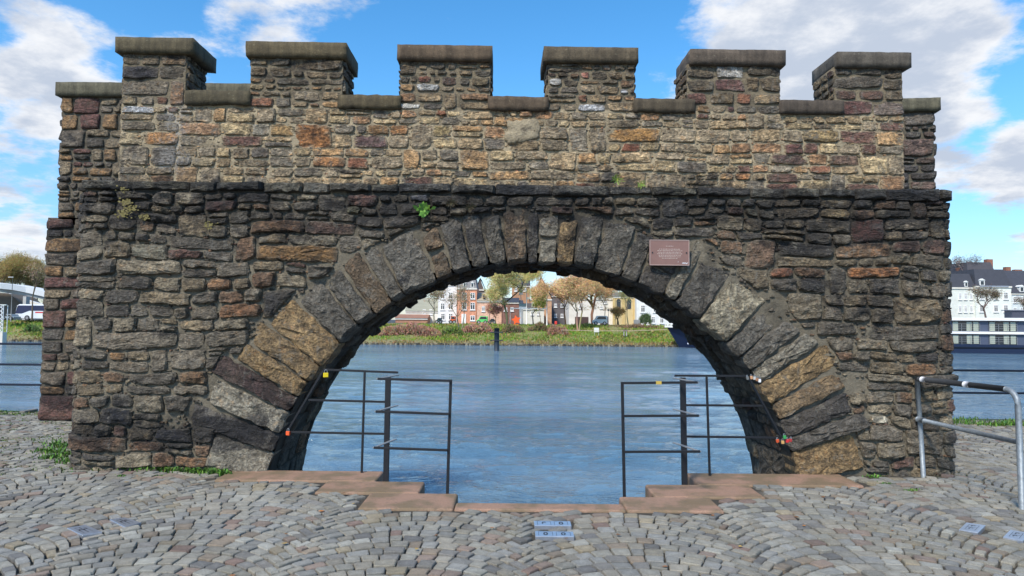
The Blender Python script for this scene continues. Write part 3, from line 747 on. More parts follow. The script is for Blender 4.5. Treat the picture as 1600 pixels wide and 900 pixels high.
rects.append([rects[2][1] + .004, rects[5][0] - .004, ys, pz(840, 786.5).y])
for r_ in rects:
    o = bevel(MB().box(r_[0], r_[1], r_[2], r_[3], -.22, .004).build('edge_slab', 'kerb', kerb), .022, 3)
OX0, OX1 = rects[0][1], rects[3][0]
ARX0, ARX1 = -2.62, 3.14; BX0, BX1 = -3.85, 4.45
gr = MB()
def sheet(mb, x0, x1, y0, y1, z):
    mb.add([(x0, y0, z), (x1, y0, z), (x1, y1, z), (x0, y1, z)], [(0, 1, 2, 3)])
GZ = -.019
sheet(gr, -60, 60, -40, ys + .05, GZ)
sheet(gr, -60, rects[2][1] - .1, ys + .05, rects[2][3], GZ); sheet(gr, rects[5][0] + .1, 60, ys + .05, rects[5][3], GZ)
sheet(gr, -60, rects[1][1] - .1, rects[2][3], rects[1][3], GZ); sheet(gr, rects[4][0] + .1, 60, rects[5][3], rects[4][3], GZ)
sheet(gr, -60, rects[0][1] - .1, rects[1][3], 7.28, GZ); sheet(gr, rects[3][0] + .1, 60, rects[4][3], 7.28, GZ)
sheet(gr, -60, ARX0, 7.28, 8.7, GZ); sheet(gr, ARX1, 60, 7.28, 8.7, GZ); sheet(gr, -60, BX0, 8.7, QY, GZ); sheet(gr, BX1, 60, 8.7, QY, GZ)
paving = gr.build('cobbled_quay', 'soil'); paving['kind'] = 'structure'
qw = MB()
def vwall(x0, y0, x1, y1, z0=-3.2, z1=-.03):
    qw.add([(x0, y0, z0), (x1, y1, z0), (x1, y1, z1), (x0, y0, z1)], [(0, 1, 2, 3)])
r0, r1, r2, r3, r4, r5, r6 = rects
vwall(-60, QY, BX0, QY); vwall(BX0, QY, BX0, 8.7); vwall(BX0, 8.7, ARX0, 8.7); vwall(ARX0, 8.7, ARX0, 7.28); vwall(ARX0, 7.28, r0[1] - .02, 7.28); vwall(r0[1] - .02, 7.28, r0[1] - .02, r1[3]); vwall(r0[1] - .02, r1[3], r1[1] - .02, r1[3]); vwall(r1[1] - .02, r1[3], r1[1] - .02, r2[3])
vwall(r1[1] - .02, r2[3], r2[1] - .02, r2[3]); vwall(r2[1] - .02, r2[3], r2[1] - .02, r6[3] - .02); vwall(r2[1] - .02, r6[3] - .02, r5[0] + .02, r6[3] - .02); vwall(r5[0] + .02, r6[3] - .02, r5[0] + .02, r5[3])
vwall(r5[0] + .02, r5[3], r4[0] + .02, r5[3]); vwall(r4[0] + .02, r5[3], r4[0] + .02, r4[3]); vwall(r4[0] + .02, r4[3], r3[0] + .02, r4[3]); vwall(r3[0] + .02, r4[3], r3[0] + .02, 7.28); vwall(r3[0] + .02, 7.28, ARX1, 7.28)
vwall(ARX1, 7.28, ARX1, 8.7); vwall(ARX1, 8.7, BX1, 8.7); vwall(BX1, 8.7, BX1, QY); vwall(BX1, QY, 60, QY)
tag(qw.build('quay_wall', 'quay_stone'), kind='structure')
stairs = thing('river_stairs', None, None); stairs['kind'] = 'structure'
for i in range(14):
    yy = r6[3] + .3 + i * .36; zt = -.75 - i * .17
    bevel(MB().box(ARX0 + .01, ARX1 - .01, yy, yy + .37, zt - .6, zt).build('step', 'quay_stone', stairs), .01)
MB().box(r2[1], r5[0], r6[3], r6[3] + .3, -3, -.6).build('step', 'quay_stone', stairs)

# plates let into the paving
PLATES = [([(834, 816), (891, 816.5), (893, 824), (835, 823.5)], 'farther of the two long pale steel plates in the middle of the cobbles', 'nO', 2),
          ([(836, 832), (895.5, 833), (897.5, 841), (836.5, 840.5)], 'nearer of the two long pale steel plates in the middle of the cobbles', 'OO', 2),
          ([(1510, 818.5), (1540, 823), (1528, 835), (1498, 830)], 'square bright steel plate left of its twin at the right edge of the cobbles', 'nn', 0),
          ([(1578.5, 830), (1608, 835), (1598, 848), (1567, 841.5)], 'square bright steel plate cut by the right edge of the picture', 'nn', 0),
          ([(104.4, 827.3), (133, 822), (160, 833.5), (128.5, 838.7)], 'dull steel plate nearest the left edge of the cobbles', 'nn', 1),
          ([(171, 813.8), (194, 810.5), (221, 818.6), (195, 826)], 'dull steel plate just behind and right of its twin on the left cobbles', 'nn', 1)]
plate_polys = []
for corners, lab, txt, mode in PLATES:
    P4 = [pz(*c) for c in corners]; c0 = sum(P4, Vector()) / 4
    if mode == 0: P4[0], P4[1], P4[2], P4[3] = P4[0], P4[1], P4[2], P4[3]
    plate_polys.append([(p.x + (p.x - c0.x) * .08, p.y + (p.y - c0.y) * .12) for p in P4])
    root = thing('ground_plate', lab, 'metal plate', (c0.x, c0.y, 0), 0, 'steel plates set in the cobbles')
    loc = [(p.x - c0.x, p.y - c0.y) for p in P4][::-1]
    mb = MB(); mb.prism(loc, -.03, .012); o = mb.build('plate', 'steel_plate', root); 
    if area(loc) < 0: mb.f = [f[::-1] for f in mb.f]
    bevel(o, .002, 1)
    def bil(u, v):
        a = Vector(loc[3]) * (1 - u) + Vector(loc[2]) * u; b = Vector(loc[0]) * (1 - u) + Vector(loc[1]) * u
        q = a * v + b * (1 - v); return (q.x, q.y)
    def stroke(mb, pts, w, z=.0135):
        for i in range(len(pts) - 1):
            a, b = Vector(pts[i]), Vector(pts[i + 1]); d = (b - a); 
            if d.length < 1e-6: continue
            n = Vector((-d.y, d.x)).normalized() * w / 2
            mb.add([(*(a - n), z), (*(b - n), z), (*(b + n), z), (*(a + n), z)], [(0, 1, 2, 3)])
    mk = MB()
    for j, ch in enumerate(txt):
        cu, cv_ = (.27 + .46 * j, .5) if mode == 2 else (.5, .34 + .32 * j) if mode == 0 else (.36 + .24 * j, .5)
        ru, rv = (.045, .22) if mode == 2 else (.10, .09)
        rng = range(0, 13) if ch == 'O' else range(1, 8)
        stroke(mk, [bil(cu + ru * cos(a_ * pi / 6), cv_ + rv * sin(a_ * pi / 6)) for a_ in rng], .010 if mode == 2 else .009)
        fu, fv = (.18, .36) if mode == 2 else (.26, .15) if mode == 0 else (.11, .3)
        stroke(mk, [bil(cu - fu, cv_ - fv), bil(cu - fu, cv_ + fv), bil(cu + fu, cv_ + fv), bil(cu + fu, cv_ - fv)] + ([bil(cu - fu, cv_ - fv)] if mode == 0 else []), .0025)
    mk.build('engraving', 'dark_mark', root)

# setts in segmental arcs
SP = [(6, rgb(138, 138, 134)), (1.2, rgb(132, 118, 104)), (6, rgb(130, 133, 136)), (5, rgb(141, 138, 131)), (2, rgb(118, 118, 120)), (.9, rgb(128, 110, 102)), (.6, rgb(114, 90, 84)), (.6, rgb(142, 132, 112)), (.8, rgb(92, 94, 100)), (2, rgb(150, 152, 150))]
def inrect(x, y, pad=.0):
    for r_ in rects:
        if r_[0] - pad < x < r_[1] + pad and r_[2] - pad < y < r_[3] + pad: return True
    return False
def blocked(x, y):
    if inrect(x, y, .045): return True
    if r0[1] - .5 < x < r3[0] + .5 and y > r1[2] and y < 20 and (y > r0[2]): return True
    if r1[1] - .3 < x < r4[0] + .3 and y > r2[3] - .05: return True
    if r2[1] - .05 < x < r5[0] + .05 and y > ys - .03: return True
    if y > QY - .3: return True
    if BX0 - .1 < x < BX1 + .1 and y > 7.2: return True
    if HALF_L + .06 < x < HALF_R - .06 and y > 7.3 + 0 * x: return True
    for pp in plate_polys:
        if inside(pp, x, y): return True
    return False
rs = random.Random(5)
AW, AX0, ARr, PIT = 1.57, -.70, .93, .128
bsh = {}
setts = []
for j in range(-8, 9):
    xc = AX0 + j * AW
    half = math.asin(AW / 2 / ARr)
    off = 2.0; kk = 0
    nst = 15
    while off + kk * PIT < 14.5:
        yk = off + kk * PIT; kk += 1
        ph = rs.uniform(-.3, .3)
        cuts = [(-half + 2 * half * (i + (ph if 0 < i < nst else 0) + (rs.uniform(-.16, .16) if 0 < i < nst else 0)) / nst) for i in range(nst + 1)]
        cuts[0] = -half + bsh.setdefault((j, kk), rs.uniform(-.05, .05)) * (1.0); cuts[-1] = half + bsh.setdefault((j + 1, kk), rs.uniform(-.05, .05))
        for i in range(nst):
            a0, a1 = cuts[i], cuts[i + 1]; am = (a0 + a1) / 2
            x, y = xc + ARr * sin(am), yk - (ARr - ARr * cos(am))
            if y < 3.2 or y > QY - .15 or abs(x) > y * .80 + 1.2: continue
            if blocked(x, y): continue
            g = .0036; e = .5 * PIT * cos(am) - .0085
            q = []
            for (a_, dy) in ((a0, -1), (a1, -1), (a1, 1), (a0, 1)):
                sg = (g if a_ == a0 else -g) / ARr; rad_ = ARr + dy * e + rs.uniform(-.002, .002)
                q.append((xc + rad_ * sin(a_ + sg) + rs.uniform(-.004, .004), yk - ARr + rad_ * cos(a_ + sg)))
            setts.append((y, q, x))
setts.sort(key=lambda t: t[0] + abs(t[2]) * .12 - (100 if abs(t[2]) < t[0] * .76 and t[0] > 4.15 else 0))
rest = MB(); cnt = 0
def sett(mb, q, far):
    cx = sum(p[0] for p in q) / 4; cy = sum(p[1] for p in q) / 4
    c = pick(SP, rs); c = tuple(x * .75 + y_ * .25 for x, y_ in zip(c, rgb(136, 136, 133))); hz = rs.uniform(-.007, .006); tx, ty = rs.uniform(-.05, .05), rs.uniform(-.05, .05)
    P8 = []; tops = []
    for i in range(4):
        p, a, b = Vector(q[i]), Vector(q[i - 1]), Vector(q[(i + 1) % 4]); f = rs.uniform(.05, .13)
        P8 += [p + (a - p) * f, p + (b - p) * f]
    vs = []; cs = []
    for (f, z) in ((1.0, -.03), (.985, -.002), (.90, .0045)):
        for p in P8:
            x, y = cx + (p.x - cx) * f, cy + (p.y - cy) * f
            vs.append((x, y, z + (hz + tx * (x - cx) + ty * (y - cy) + rs.uniform(-.0015, .0015) if z > -.02 else 0))); cs.append(c if f < .9 else tuple(v * .8 for v in c))
    vs.append((cx, cy, .0055 + hz + rs.uniform(-.0015, .0015))); cs.append(c)
    fs = [(k_ * 8 + i, k_ * 8 + (i + 1) % 8, (k_ + 1) * 8 + (i + 1) % 8, (k_ + 1) * 8 + i) for k_ in range(2) for i in range(8)] + [(16 + i, 16 + (i + 1) % 8, 24) for i in range(8)]
    mb.add(vs, fs, cs)
for (_, q, x) in setts:
    if cnt < 300: mb = MB(); sett(mb, q, False); mb.build('cobblestone', 'sett', paving); cnt += 1
    else: sett(rest, q, True)
o = rest.build('cobblestones_beyond', 'sett', paving); o['kind'] = 'stuff'

# grass and weeds
def tuft(name, label, pts, n, h, cat='grass', spread=.06, cols=((74, 110, 36), (94, 132, 44), (58, 92, 34)), stuff=False):
    mb = MB(); base = pts[0]
    for i in range(n):
        p = R.choice(pts); x, y, z = p[0] - base[0] + R.gauss(0, spread), p[1] - base[1] + R.gauss(0, spread * .6), p[2] - base[2]
        a = R.uniform(0, 2 * pi); hh = h * R.uniform(.4, 1.1); w = R.uniform(.004, .009); ln = R.uniform(.2, .9) * hh
        dx, dy = cos(a), sin(a); c = rgb(*R.choice(cols)); c = tuple(v * R.uniform(.7, 1.3) for v in c)
        mb.add([(x - dy * w, y + dx * w, z), (x + dy * w, y - dx * w, z), (x + dx * ln * .5 + dy * w, y + dy * ln * .5 - dx * w, z + hh * .7), (x + dx * ln * .5 - dy * w, y + dy * ln * .5 + dx * w, z + hh * .7), (x + dx * ln, y + dy * ln, z + hh * .9)],
               [(0, 1, 2, 3), (3, 2, 4)], c)
    o = mb.build(name, 'leaf'); o.location = base; tag(o, label, cat)
    if stuff or len(pts) > 1: o['kind'] = 'stuff'
    return o
def zp(px, py, z=-.01): p = at_z(px, py, 0); return (p.x, p.y, z)
tuft('grass_clump', 'thick bright grass clump growing at the left corner of the gateway foot', [zp(x, y) for x, y in ((96, 700), (88, 708), (80, 716), (100, 712), (90, 695), (106, 722), (72, 706))], 700, .07, 'grass clump', .08)
tuft('grass_clump', 'thin line of grass along the foot of the gateway just left of the red slab', [zp(x, y) for x, y in ((232, 735), (252, 735), (270, 736), (290, 737), (312, 738), (330, 739), (342, 740))], 900, .065, 'grass clump', .055)
tuft('grass_clump', 'small grass clump at the gateway foot right of the corner clump', [zp(x, y) for x, y in ((128, 733), (156, 734), (196, 734), (222, 735))], 420, .05, 'grass clump', .04)
tuft('grass_clump', 'single weed tuft in the cobbles just in front of the left gateway leg', [zp(x, y) for x, y in ((190, 744), (250, 744))], 80, .025, 'grass clump', .03)
tuft('grass_clump', 'small tuft in the joint right of the right red slab end', [zp(x, y) for x, y in ((1366, 744), (1384, 756), (1424, 766))], 150, .03, 'grass clump', .05)
gt = []
for i in range(60):
    x = 6.0 + i * .12; gt.append((x, 10.9 + R.uniform(-.25, .7) * .6, -.01))
tuft('grass', 'strip of green grass along the quay edge under the right railing', gt, 3800, .10, 'grass', .1, stuff=True)
gt = [(-14 + i * .1, 11.35 + R.uniform(-.25, .2), -.01) for i in range(70)]
tuft('grass', 'mossy grass strip along the quay edge under the left railing', gt, 3000, .045, 'grass', .1, ((84, 108, 44), (100, 116, 56), (70, 92, 38)), True)
gt = [(R.uniform(-8.4, -4.4), R.uniform(6.9, 11.2), -.012) for i in range(220)]
tuft('grass', 'sparse moss and grass in the joints of the cobbles left of the gateway', gt, 5200, .03, 'grass', .06, ((84, 108, 44), (90, 106, 50), (70, 92, 38)), True)
lf_ = MB()
for i in range(46):
    y = R.uniform(4.2, 7.1); x = R.uniform(-.75, .75) * y
    if blocked(x, y): continue
    r_ = R.uniform(.010, .022); a_ = R.uniform(0, 6.28); c_ = rgb(*R.choice(((190, 120, 50), (150, 100, 60), (120, 84, 52), (170, 140, 80))))
    lf_.add([(x + r_ * (1.6 if k_ == 0 else 1) * cos(a_ + k_ * 1.26), y + r_ * sin(a_ + k_ * 1.26), .012 + R.uniform(0, .006)) for k_ in range(5)], [(0, 1, 2, 3, 4)], c_)
tag(lf_.build('fallen_leaves', 'leaf'), 'scattered small brown and orange leaf bits lying on the cobbles', 'leaf litter', kind='stuff')
def wallplant(label, px, py, n, h, cols, back=0.0, leafy=True):
    u, v = gw(px, py, back - .06); w = Matrix.Translation((0, WY, 0)) @ Matrix.Rotation(YAW, 4, 'Z') @ Vector((u, back - .06, v))
    mb = MB()
    for i in range(n):
        a = R.uniform(0, 2 * pi); ln = h * R.uniform(.5, 1.1); d = Vector((cos(a), -abs(R.uniform(.2, .9)), sin(a) * .8 + .1)).normalized(); sd2 = d.cross(Vector((0, 1, .3))).normalized() * (ln * (.22 if leafy else .06))
        p = Vector((R.gauss(0, h * .25), 0, R.gauss(0, h * .15))); c = rgb(*R.choice(cols)); c = tuple(x * R.uniform(.8, 1.25) for x in c)
        mb.add([p, p + d * ln * .6 - sd2, p + d * ln, p + d * ln * .6 + sd2], [(0, 1, 2, 3)], c)
    o = mb.build('wall_plant', 'leaf'); o.location = w; tag(o, label, 'plant')
wallplant('small leafy green plant rooted in the dark wall left of the arch crown', 663, 328, 26, .10, ((104, 146, 58), (78, 118, 44)))
wallplant('fresh grass tuft on the ledge above the arch, nearer the crown', 964, 281, 40, .07, ((130, 150, 60), (100, 130, 44)), .02, False)
wallplant('fresh grass tuft on the ledge above the arch, nearer the plaque', 1001, 287, 40, .07, ((130, 150, 60), (100, 130, 44)), .02, False)
wallplant('brown dried moss tuft above the arch ring right of the leafy plant', 705, 318, 120, .06, ((70, 62, 40), (54, 50, 34)), .0, False)
wallplant('brown dried moss tuft on the dark wall right of the first moss tuft', 735, 325, 100, .06, ((70, 62, 40), (54, 50, 34)), .0, False)

# ------------------------------------------------------------------ plaque
pr = thing('plaque', 'brown metal plaque with pale lines of writing fixed right of the arch crown', 'plaque')
a0, a1 = gw(1015, 374.5, -.10), gw(1077, 415, -.10)
pr.parent = None
wm = Matrix.Translation((0, WY, 0)) @ Matrix.Rotation(YAW, 4, 'Z')
cxp = (a0[0] + a1[0]) / 2; czp = (a0[1] + a1[1]) / 2; hw = (a1[0] - a0[0]) / 2; hh = (a0[1] - a1[1]) / 2
pr.location = wm @ Vector((cxp, -.10, czp)); pr.rotation_euler = (0, 0, YAW)
bevel(MB().box(-hw, hw, 0, .03, -hh, hh).build('plate', 'plaque_brown', pr), .003)
rim = MB(); t = .007
rim.box(-hw, hw, -.004, -.0005, hh - t, hh).box(-hw, -hw + t, -.004, -.0005, -hh, hh - t).box(hw - t, hw, -.004, -.0005, -hh, hh - t).box(-hw + t, hw - t, -.004, -.0005, -hh, -hh + t)
rim.build('rim', 'plaque_rim', pr)
for sx in (-1, 1):
    MB().tube([(sx * hw * .86, -.008, 0), (sx * hw * .86, .0, 0)], .007, 10).build('screw', 'dark_mark', pr)
    bevel(MB().box(sx * hw * .8 - .012, sx * hw * .8 + .012, .03, .11, -.012, .012).build('standoff', 'dark_mark', pr), .002)
tx = MB(); rt = random.Random(3)
def plx(px): return (px - 15 - (1350 / 90 * 0)) 
def words(x0, x1, z, hgt):
    x = x0
    while x < x1:
        w = rt.uniform(.006, .02); e = min(x + w, x1)
        k_ = x
        while k_ < e:
            l = rt.uniform(.0022, .0036); z2 = rt.uniform(0, hgt * .35)
            tx.box(k_, min(k_ + l, e), -.0016, -.0004, z, z + hgt - z2); k_ += l + .0012
        x = e + rt.uniform(.004, .007)
Wp = 2 * hw / 940      # plaque is 940 x 590 units in the close view
for (xa, xb, yv) in ((525, 705, 280), (360, 865, 352), (320, 915, 390), (345, 870, 427), (320, 915, 462), (350, 885, 498), (360, 870, 533), (430, 795, 568)):
    words((xa - 137 - 470) * Wp, (xb - 137 - 470) * Wp, (435 - yv) * Wp - .003, .0065)
tx.build('lettering', 'plaque_print', pr)
lg = MB()
def lgp(x, y): return ((x - 607) * Wp, (435 - y) * Wp)
for (x0, x1, y0, y1) in ((905, 990, 682, 692), (915, 1000, 668, 678), (1000, 1014, 676, 704)):
    p, q_ = lgp(x0, y1), lgp(x1, y0); lg.box(p[0], q_[0], -.0016, -.0004, p[1], q_[1])
p = [lgp(1005, 706), lgp(1020, 700), lgp(1050, 662), lgp(1040, 662)]; lg.prism(p, -.0016, -.0004, axis='y')
p = [lgp(798, 656), lgp(815, 660), lgp(828, 640), lgp(818, 646)]; lg.prism(p, -.0016, -.0004, axis='y')
lg.build('emblem', 'white_tape', pr)

# ------------------------------------------------------------------ black railings in the arch
def V3(p): return Vector(p)
def rail_set(label, side):
    L = side == 'L'
    YA = 7.17
    if L:
        thick = pz(603, 752); thin = pz(567, 737); near = pz(698, 772)
        A = [((505, 577.5), (622, 582)), ((482, 625), (606, 628)), ((447, 675), (604, 678))]
        B = [((590, 592), (706, 595)), ((587, 643), (702, 647)), ((584, 699.5), (699, 703.5))]
        tops = [(622, 581), (620, 626), (618, 674)]; rod = ((505, 579), (449, 674)); tA, tT, tB = 578, 588, 595
    else:
        thick = pz(1070, 757); thin = pz(1106, 741); near = pz(977, 776)
        A = [((1054, 587), (1168, 587.5)), ((1070, 633), (1193, 634)), ((1070, 682), (1222, 684))]
        B = [((973, 598.5), (1090, 597.5)), ((973, 650), (1092, 649.5)), ((975, 706), (1094, 705.5))]
        tops = [(1054, 587), (1053, 632), (1053, 680)]; rod = ((1170, 590), (1224, 690)); tA, tT, tB = 587, 590, 598
    root = thing('stair_railing', label, 'railing', (thick.x, thick.y, 0), 0, 'black railings guarding the river stairs')
    o3 = Vector((thick.x, thick.y, 0))
    def add(name, pts, w, h, m_='black_paint'):
        mb = MB(); a, b = Vector(pts[0]) - o3, Vector(pts[1]) - o3; d = (b - a).normalized()
        up = Vector((0, 0, 1)) if abs(d.z) < .9 else Vector((0, 1, 0))
        s_ = d.cross(up).normalized() * w / 2; u_ = s_.cross(d).normalized() * h / 2
        mb.add([a - s_ - u_, a + s_ - u_, a + s_ + u_, a - s_ + u_, b - s_ - u_, b + s_ - u_, b + s_ + u_, b - s_ + u_], [(3, 2, 1, 0), (4, 5, 6, 7), (0, 1, 5, 4), (1, 2, 6, 5), (2, 3, 7, 6), (3, 0, 4, 7)])
        return bevel(mb.build(name, m_, root, fix=True), .002, 1)
    YB = near.y
    topT = at_y(thick.x * 0 + (607.5 if L else 1064), tT, thick.y)
    add('post', ((thick.x, thick.y, -.12), (topT.x * .5 + thick.x * .5, thick.y, topT.z)), .052, .045)
    tz = at_y(570 if L else 1104, tA + 2, YA)
    add('post', ((thin.x if L else thin.x, YA, -.15), (tz.x, YA, tz.z)), .022, .022)
    nz = at_y(704 if L else 973, tB, YB)
    add('post', ((near.x, YB + .03, -.18), (nz.x, YB + .03, nz.z + .006)), .026, .026)
    for i, (p, q_) in enumerate(A):
        a_, b_ = at_y(*p, YA), at_y(*q_, YA); add('rail', (a_, b_), .016, .022)
    for i, (p, q_) in enumerate(B):
        a_, b_ = at_y(*p, YB), at_y(*q_, YB); add('rail', (a_, b_), .016, .022)
        end = a_ if L else b_
        t_ = at_y(*tops[i], YB + .45)
        add('bracket', (end, (t_.x, YB + .45, end.z)), .030, .010, 'grey_bar_top')
    add('sloping_bar', (at_y(*rod[0], YA), at_y(*rod[1], YA)), .020 if L else .035, .02)
    return YA
YA = rail_set('black steel stair railing on the left of the arch with yellow and orange padlocks', 'L')
rail_set('black steel stair railing on the right of the arch with bunched padlocks', 'R')
tp = at_y(1029, 598, pz(977, 776).y)
tag(MB().box(-.025, .025, -.013, .013, -.014, .014, rgb(190, 160, 70)).build('yellow_tape', 'painted'), 'strip of yellow tape wrapped round the top rail of the right railing', 'tape').location = tp
def padlock(label, px, py, w, h, c, Y, group=None, tilt=0.0):
    p = at_y(px, py, Y - .02); w *= .82; h *= .85; root = thing('padlock', label, 'padlock', p, 0, group); root.rotation_euler = (0, tilt, R.uniform(-.5, .5))
    bevel(MB().box(-w / 2, w / 2, -.010, .010, -h / 2, h / 2, c).build('body', 'painted', root), .004)
    pts = [(-w * .28, 0, h / 2)] + [(-w * .28 * cos(a_), 0, h / 2 + w * .35 + w * .28 * sin(a_)) for a_ in (0, .8, 1.57, 2.34, 3.14)] + [(w * .28, 0, h / 2)]
    MB().tube(pts, .0035, 6).build('shackle', 'galvanised', root)
padlock('yellow padlock hanging from the upper left end of the left railing', 509, 586, .062, .055, rgb(225, 200, 30), YA)
padlock('orange red padlock at the lower end of the sloping bar of the left railing', 450, 677, .055, .05, rgb(225, 90, 40), YA)
PG = 'small padlocks bunched on the right railing'
for i, (dx, dy, c, nm) in enumerate(((3, 4, (200, 150, 110), 'copper coloured'), (8, 5, (190, 190, 185), 'silver coloured'), (12, 7, (150, 110, 80), 'bronze coloured'), (16, 9, (225, 225, 228), 'white'), (-3, 5, (110, 112, 110), 'dull grey'))):
    padlock('small %s padlock in the upper bunch on the right railing' % nm, 1171 + dx, 586 + dy, .03, .04, rgb(*c), YA - .01 * i, PG, R.uniform(-.3, .3))
for i, (dx, dy, c, nm) in enumerate(((-6, 3, (215, 90, 50), 'orange'), (2, 5, (190, 150, 90), 'brass coloured'), (9, 3, (200, 50, 55), 'red'), (14, 2, (160, 50, 50), 'dark red'), (5, -3, (60, 150, 80), 'green'))):
    padlock('small %s padlock in the lower bunch on the right railing' % nm, 1221 + dx, 686 + dy, .036, .04, rgb(*c), YA - .01 * i, PG, R.uniform(-.3, .3))

# ------------------------------------------------------------------ galvanised handrail
b1, b2 = pz(1443, 743), pz(1597, 797)
hr = thing('pipe_handrail', 'galvanised tube handrail with black wrapped top bar and white tape by the right gateway foot', 'handrail', (b1.x, b1.y, 0))
t1, t2 = at_y(1433, 592, b1.y), at_y(1590, 610, b2.y)
L3 = lambda p: Vector(p) - Vector((b1.x, b1.y, 0))
zt = t2.z; pr_ = .024
pole1 = L3((b1.x, b1.y, -.03)), L3((t1.x, b1.y, t1.z - .02))
MB().tube(pole1, pr_, 16).build('post', 'galvanised', hr, True)
far = L3((t1.x, b1.y, t1.z)); nearp = L3((t2.x, b2.y, zt))
d = (nearp - far).normalized()
MB().tube([pole1[1], far + Vector((0, 0, -.005)), far + d * .03], pr_ + .002, 16).build('elbow', 'dark_wrap', hr, True)
A_ = far + d * .03; B_ = nearp - d * .13
MB().tube([A_, B_], pr_ + .003, 16).build('top_rail', 'dark_wrap', hr, True)
for f in (.07, .60):
    c_ = A_ + (B_ - A_) * f; MB().tube([c_ - d * .035, c_ + d * .035], pr_ + .005, 16).build('white_tape', 'white_tape', hr, True)
cv2 = [B_] + [nearp + Vector((0, 0, -.13)) + (-d * cos(a_) + Vector((0, 0, 1)) * sin(a_)) * .13 + d * 0 for a_ in [pi / 2 - 0.0]]
ctr = nearp - d * .13 + Vector((0, 0, -.13))
bend = [ctr + (Vector((0, 0, 1)) * cos(a_) + d * sin(a_)) * .13 for a_ in [i * pi / 2 / 8 for i in range(9)]]
foot = L3((b2.x, b2.y, -.03))
MB().tube(bend + [foot], pr_ + .001, 16).build('post', 'galvanised', hr, True)
m1, m2 = L3(at_y(1436, 655, b1.y)), L3(at_y(1592, 692, b2.y)); m1 = Vector((far.x, far.y, m1.z)); m2 = Vector((foot.x, foot.y, m2.z))
MB().tube([m1, m2], pr_ - .002, 14).build('middle_rail', 'galvanised', hr, True)
MB().tube([m1 - d * .0, m1 + (m2 - m1).normalized() * .10], pr_ + .006, 14).build('clamp', 'galvanised', hr, True)

# ------------------------------------------------------------------ railings on the quay edge
def quay_rail(label, x0, x1, Y, zs, posts, r_):
    root = thing('quay_railing', label, 'railing', (x0, Y, 0), 0, 'railings along the quay edge')
    for z in zs: MB().tube([(0, 0, z), (x1 - x0, 0, z)], r_, 8).build('rail', 'rail_blue', root, True)
    for x in posts: bevel(MB().box(x - x0 - .025, x - x0 + .025, -.025, .025, -.05, max(zs) + .03).build('post', 'rail_blue', root), .004)
zl = [at_y(30, y, 11.3).z for y in (537.3, 569.5, 601)]
lxe = at_y(63, 570, 11.3).x
quay_rail('dark blue three bar railing at the quay edge left of the gateway', -17, lxe + .5, 11.3, zl, (lxe + .45, -10.6, -13.1, -15.4), .019)
zr = [at_y(1545, y, 11.3).z for y in (543.5, 579, 614)]
quay_rail('dark blue three bar railing at the quay edge right of the gateway', at_y(1486, 570, 11.3).x - .6, 18, 11.3, zr, (6.95, 10.8, 13.3, 15.8), .019)

# ------------------------------------------------------------------ river and far bank
WZ = -2.2; BY = 101
wm_ = MB(); ys_ = []; y = 4.5
while y < 101.5: ys_.append(y); y += max(.045, y * .0085)
ys_.append(106); NC = 460
def wave(x, y, sp):
    h = 0
    for (lx, ly, A, ph) in ((1.9, 1.1, .034, 0), (.95, .55, .044, 7), (.46, .28, .032, 13), (.26, .16, .014, 31), (5.5, 2.6, .022, 21)):
        fade = max(0, min(1, (ly / (sp * 2.2)) - .5)) if sp > 0 else 1
        if fade > 0: h += A * fade * 1.6 * noise.noise(Vector((x / lx + .25 * y / ly, y / ly, ph)))
    gust = .55 + .9 * max(0, noise.noise(Vector((x * .05, y * .13, 3))) + .35)
    return h * gust
for j, y in enumerate(ys_):
    hwid = .85 * y + 4; sp = y * .0085
    for i in range(NC + 1):
        x = -hwid + 2 * hwid * i / NC; ed = min(1, min(i, NC - i) / 8, j / 4, (len(ys_) - 1 - j) / 4)
        wm_.v.append((x, y, WZ + wave(x, y, sp) * ed)); wm_.c.append((.1, .2, .3))
nr = len(ys_)
wm_.f = [(j * (NC + 1) + i, j * (NC + 1) + i + 1, (j + 1) * (NC + 1) + i + 1, (j + 1) * (NC + 1) + i) for j in range(nr - 1) for i in range(NC)]
k0 = len(wm_.v); wm_.v += [(-700, ys_[0], WZ), (-700, 106, WZ), (700, ys_[0], WZ), (700, 106, WZ)]; wm_.c += [(.1, .2, .3)] * 4
wm_.f += [tuple([k0] + [j * (NC + 1) for j in range(nr)] + [k0 + 1])[::1], tuple([k0 + 2, k0 + 3] + [j * (NC + 1) + NC for j in range(nr - 1, -1, -1)])]
tag(wm_.build('river', 'water', None, True), kind='structure')
bank = MB(); nx, prof = 700, [(0, -2.6), (.5, -2.15), (1.6, -1.75), (4.5, -1.0), (8, -.1), (10.5, .55), (12.5, .82), (16, .85)]
for i in range(nx + 1):
    x = -260 + 520 * i / nx
    for j, (dy, z) in enumerate(prof):
        w = 1 if 0 < j < 6 else 0
        bank.v.append((x, BY + dy + .9 * fn(x * .15, j, 1) * w + .5 * fn(x * .7, j, 2) * w, z + .25 * fn(x * .3, dy, 3) * w)); bank.c.append((.5, .5, .5))
m_ = len(prof)
bank.f = [(i * m_ + j, (i + 1) * m_ + j, (i + 1) * m_ + j + 1, i * m_ + j + 1) for i in range(nx) for j in range(m_ - 1)]
tag(bank.build('river_bank', 'bank', None, True), kind='structure')
tag(MB().box(-700, 700, BY + 16, 700, .3, .85).build('far_street', 'asphalt'), kind='structure')
gb = MB()
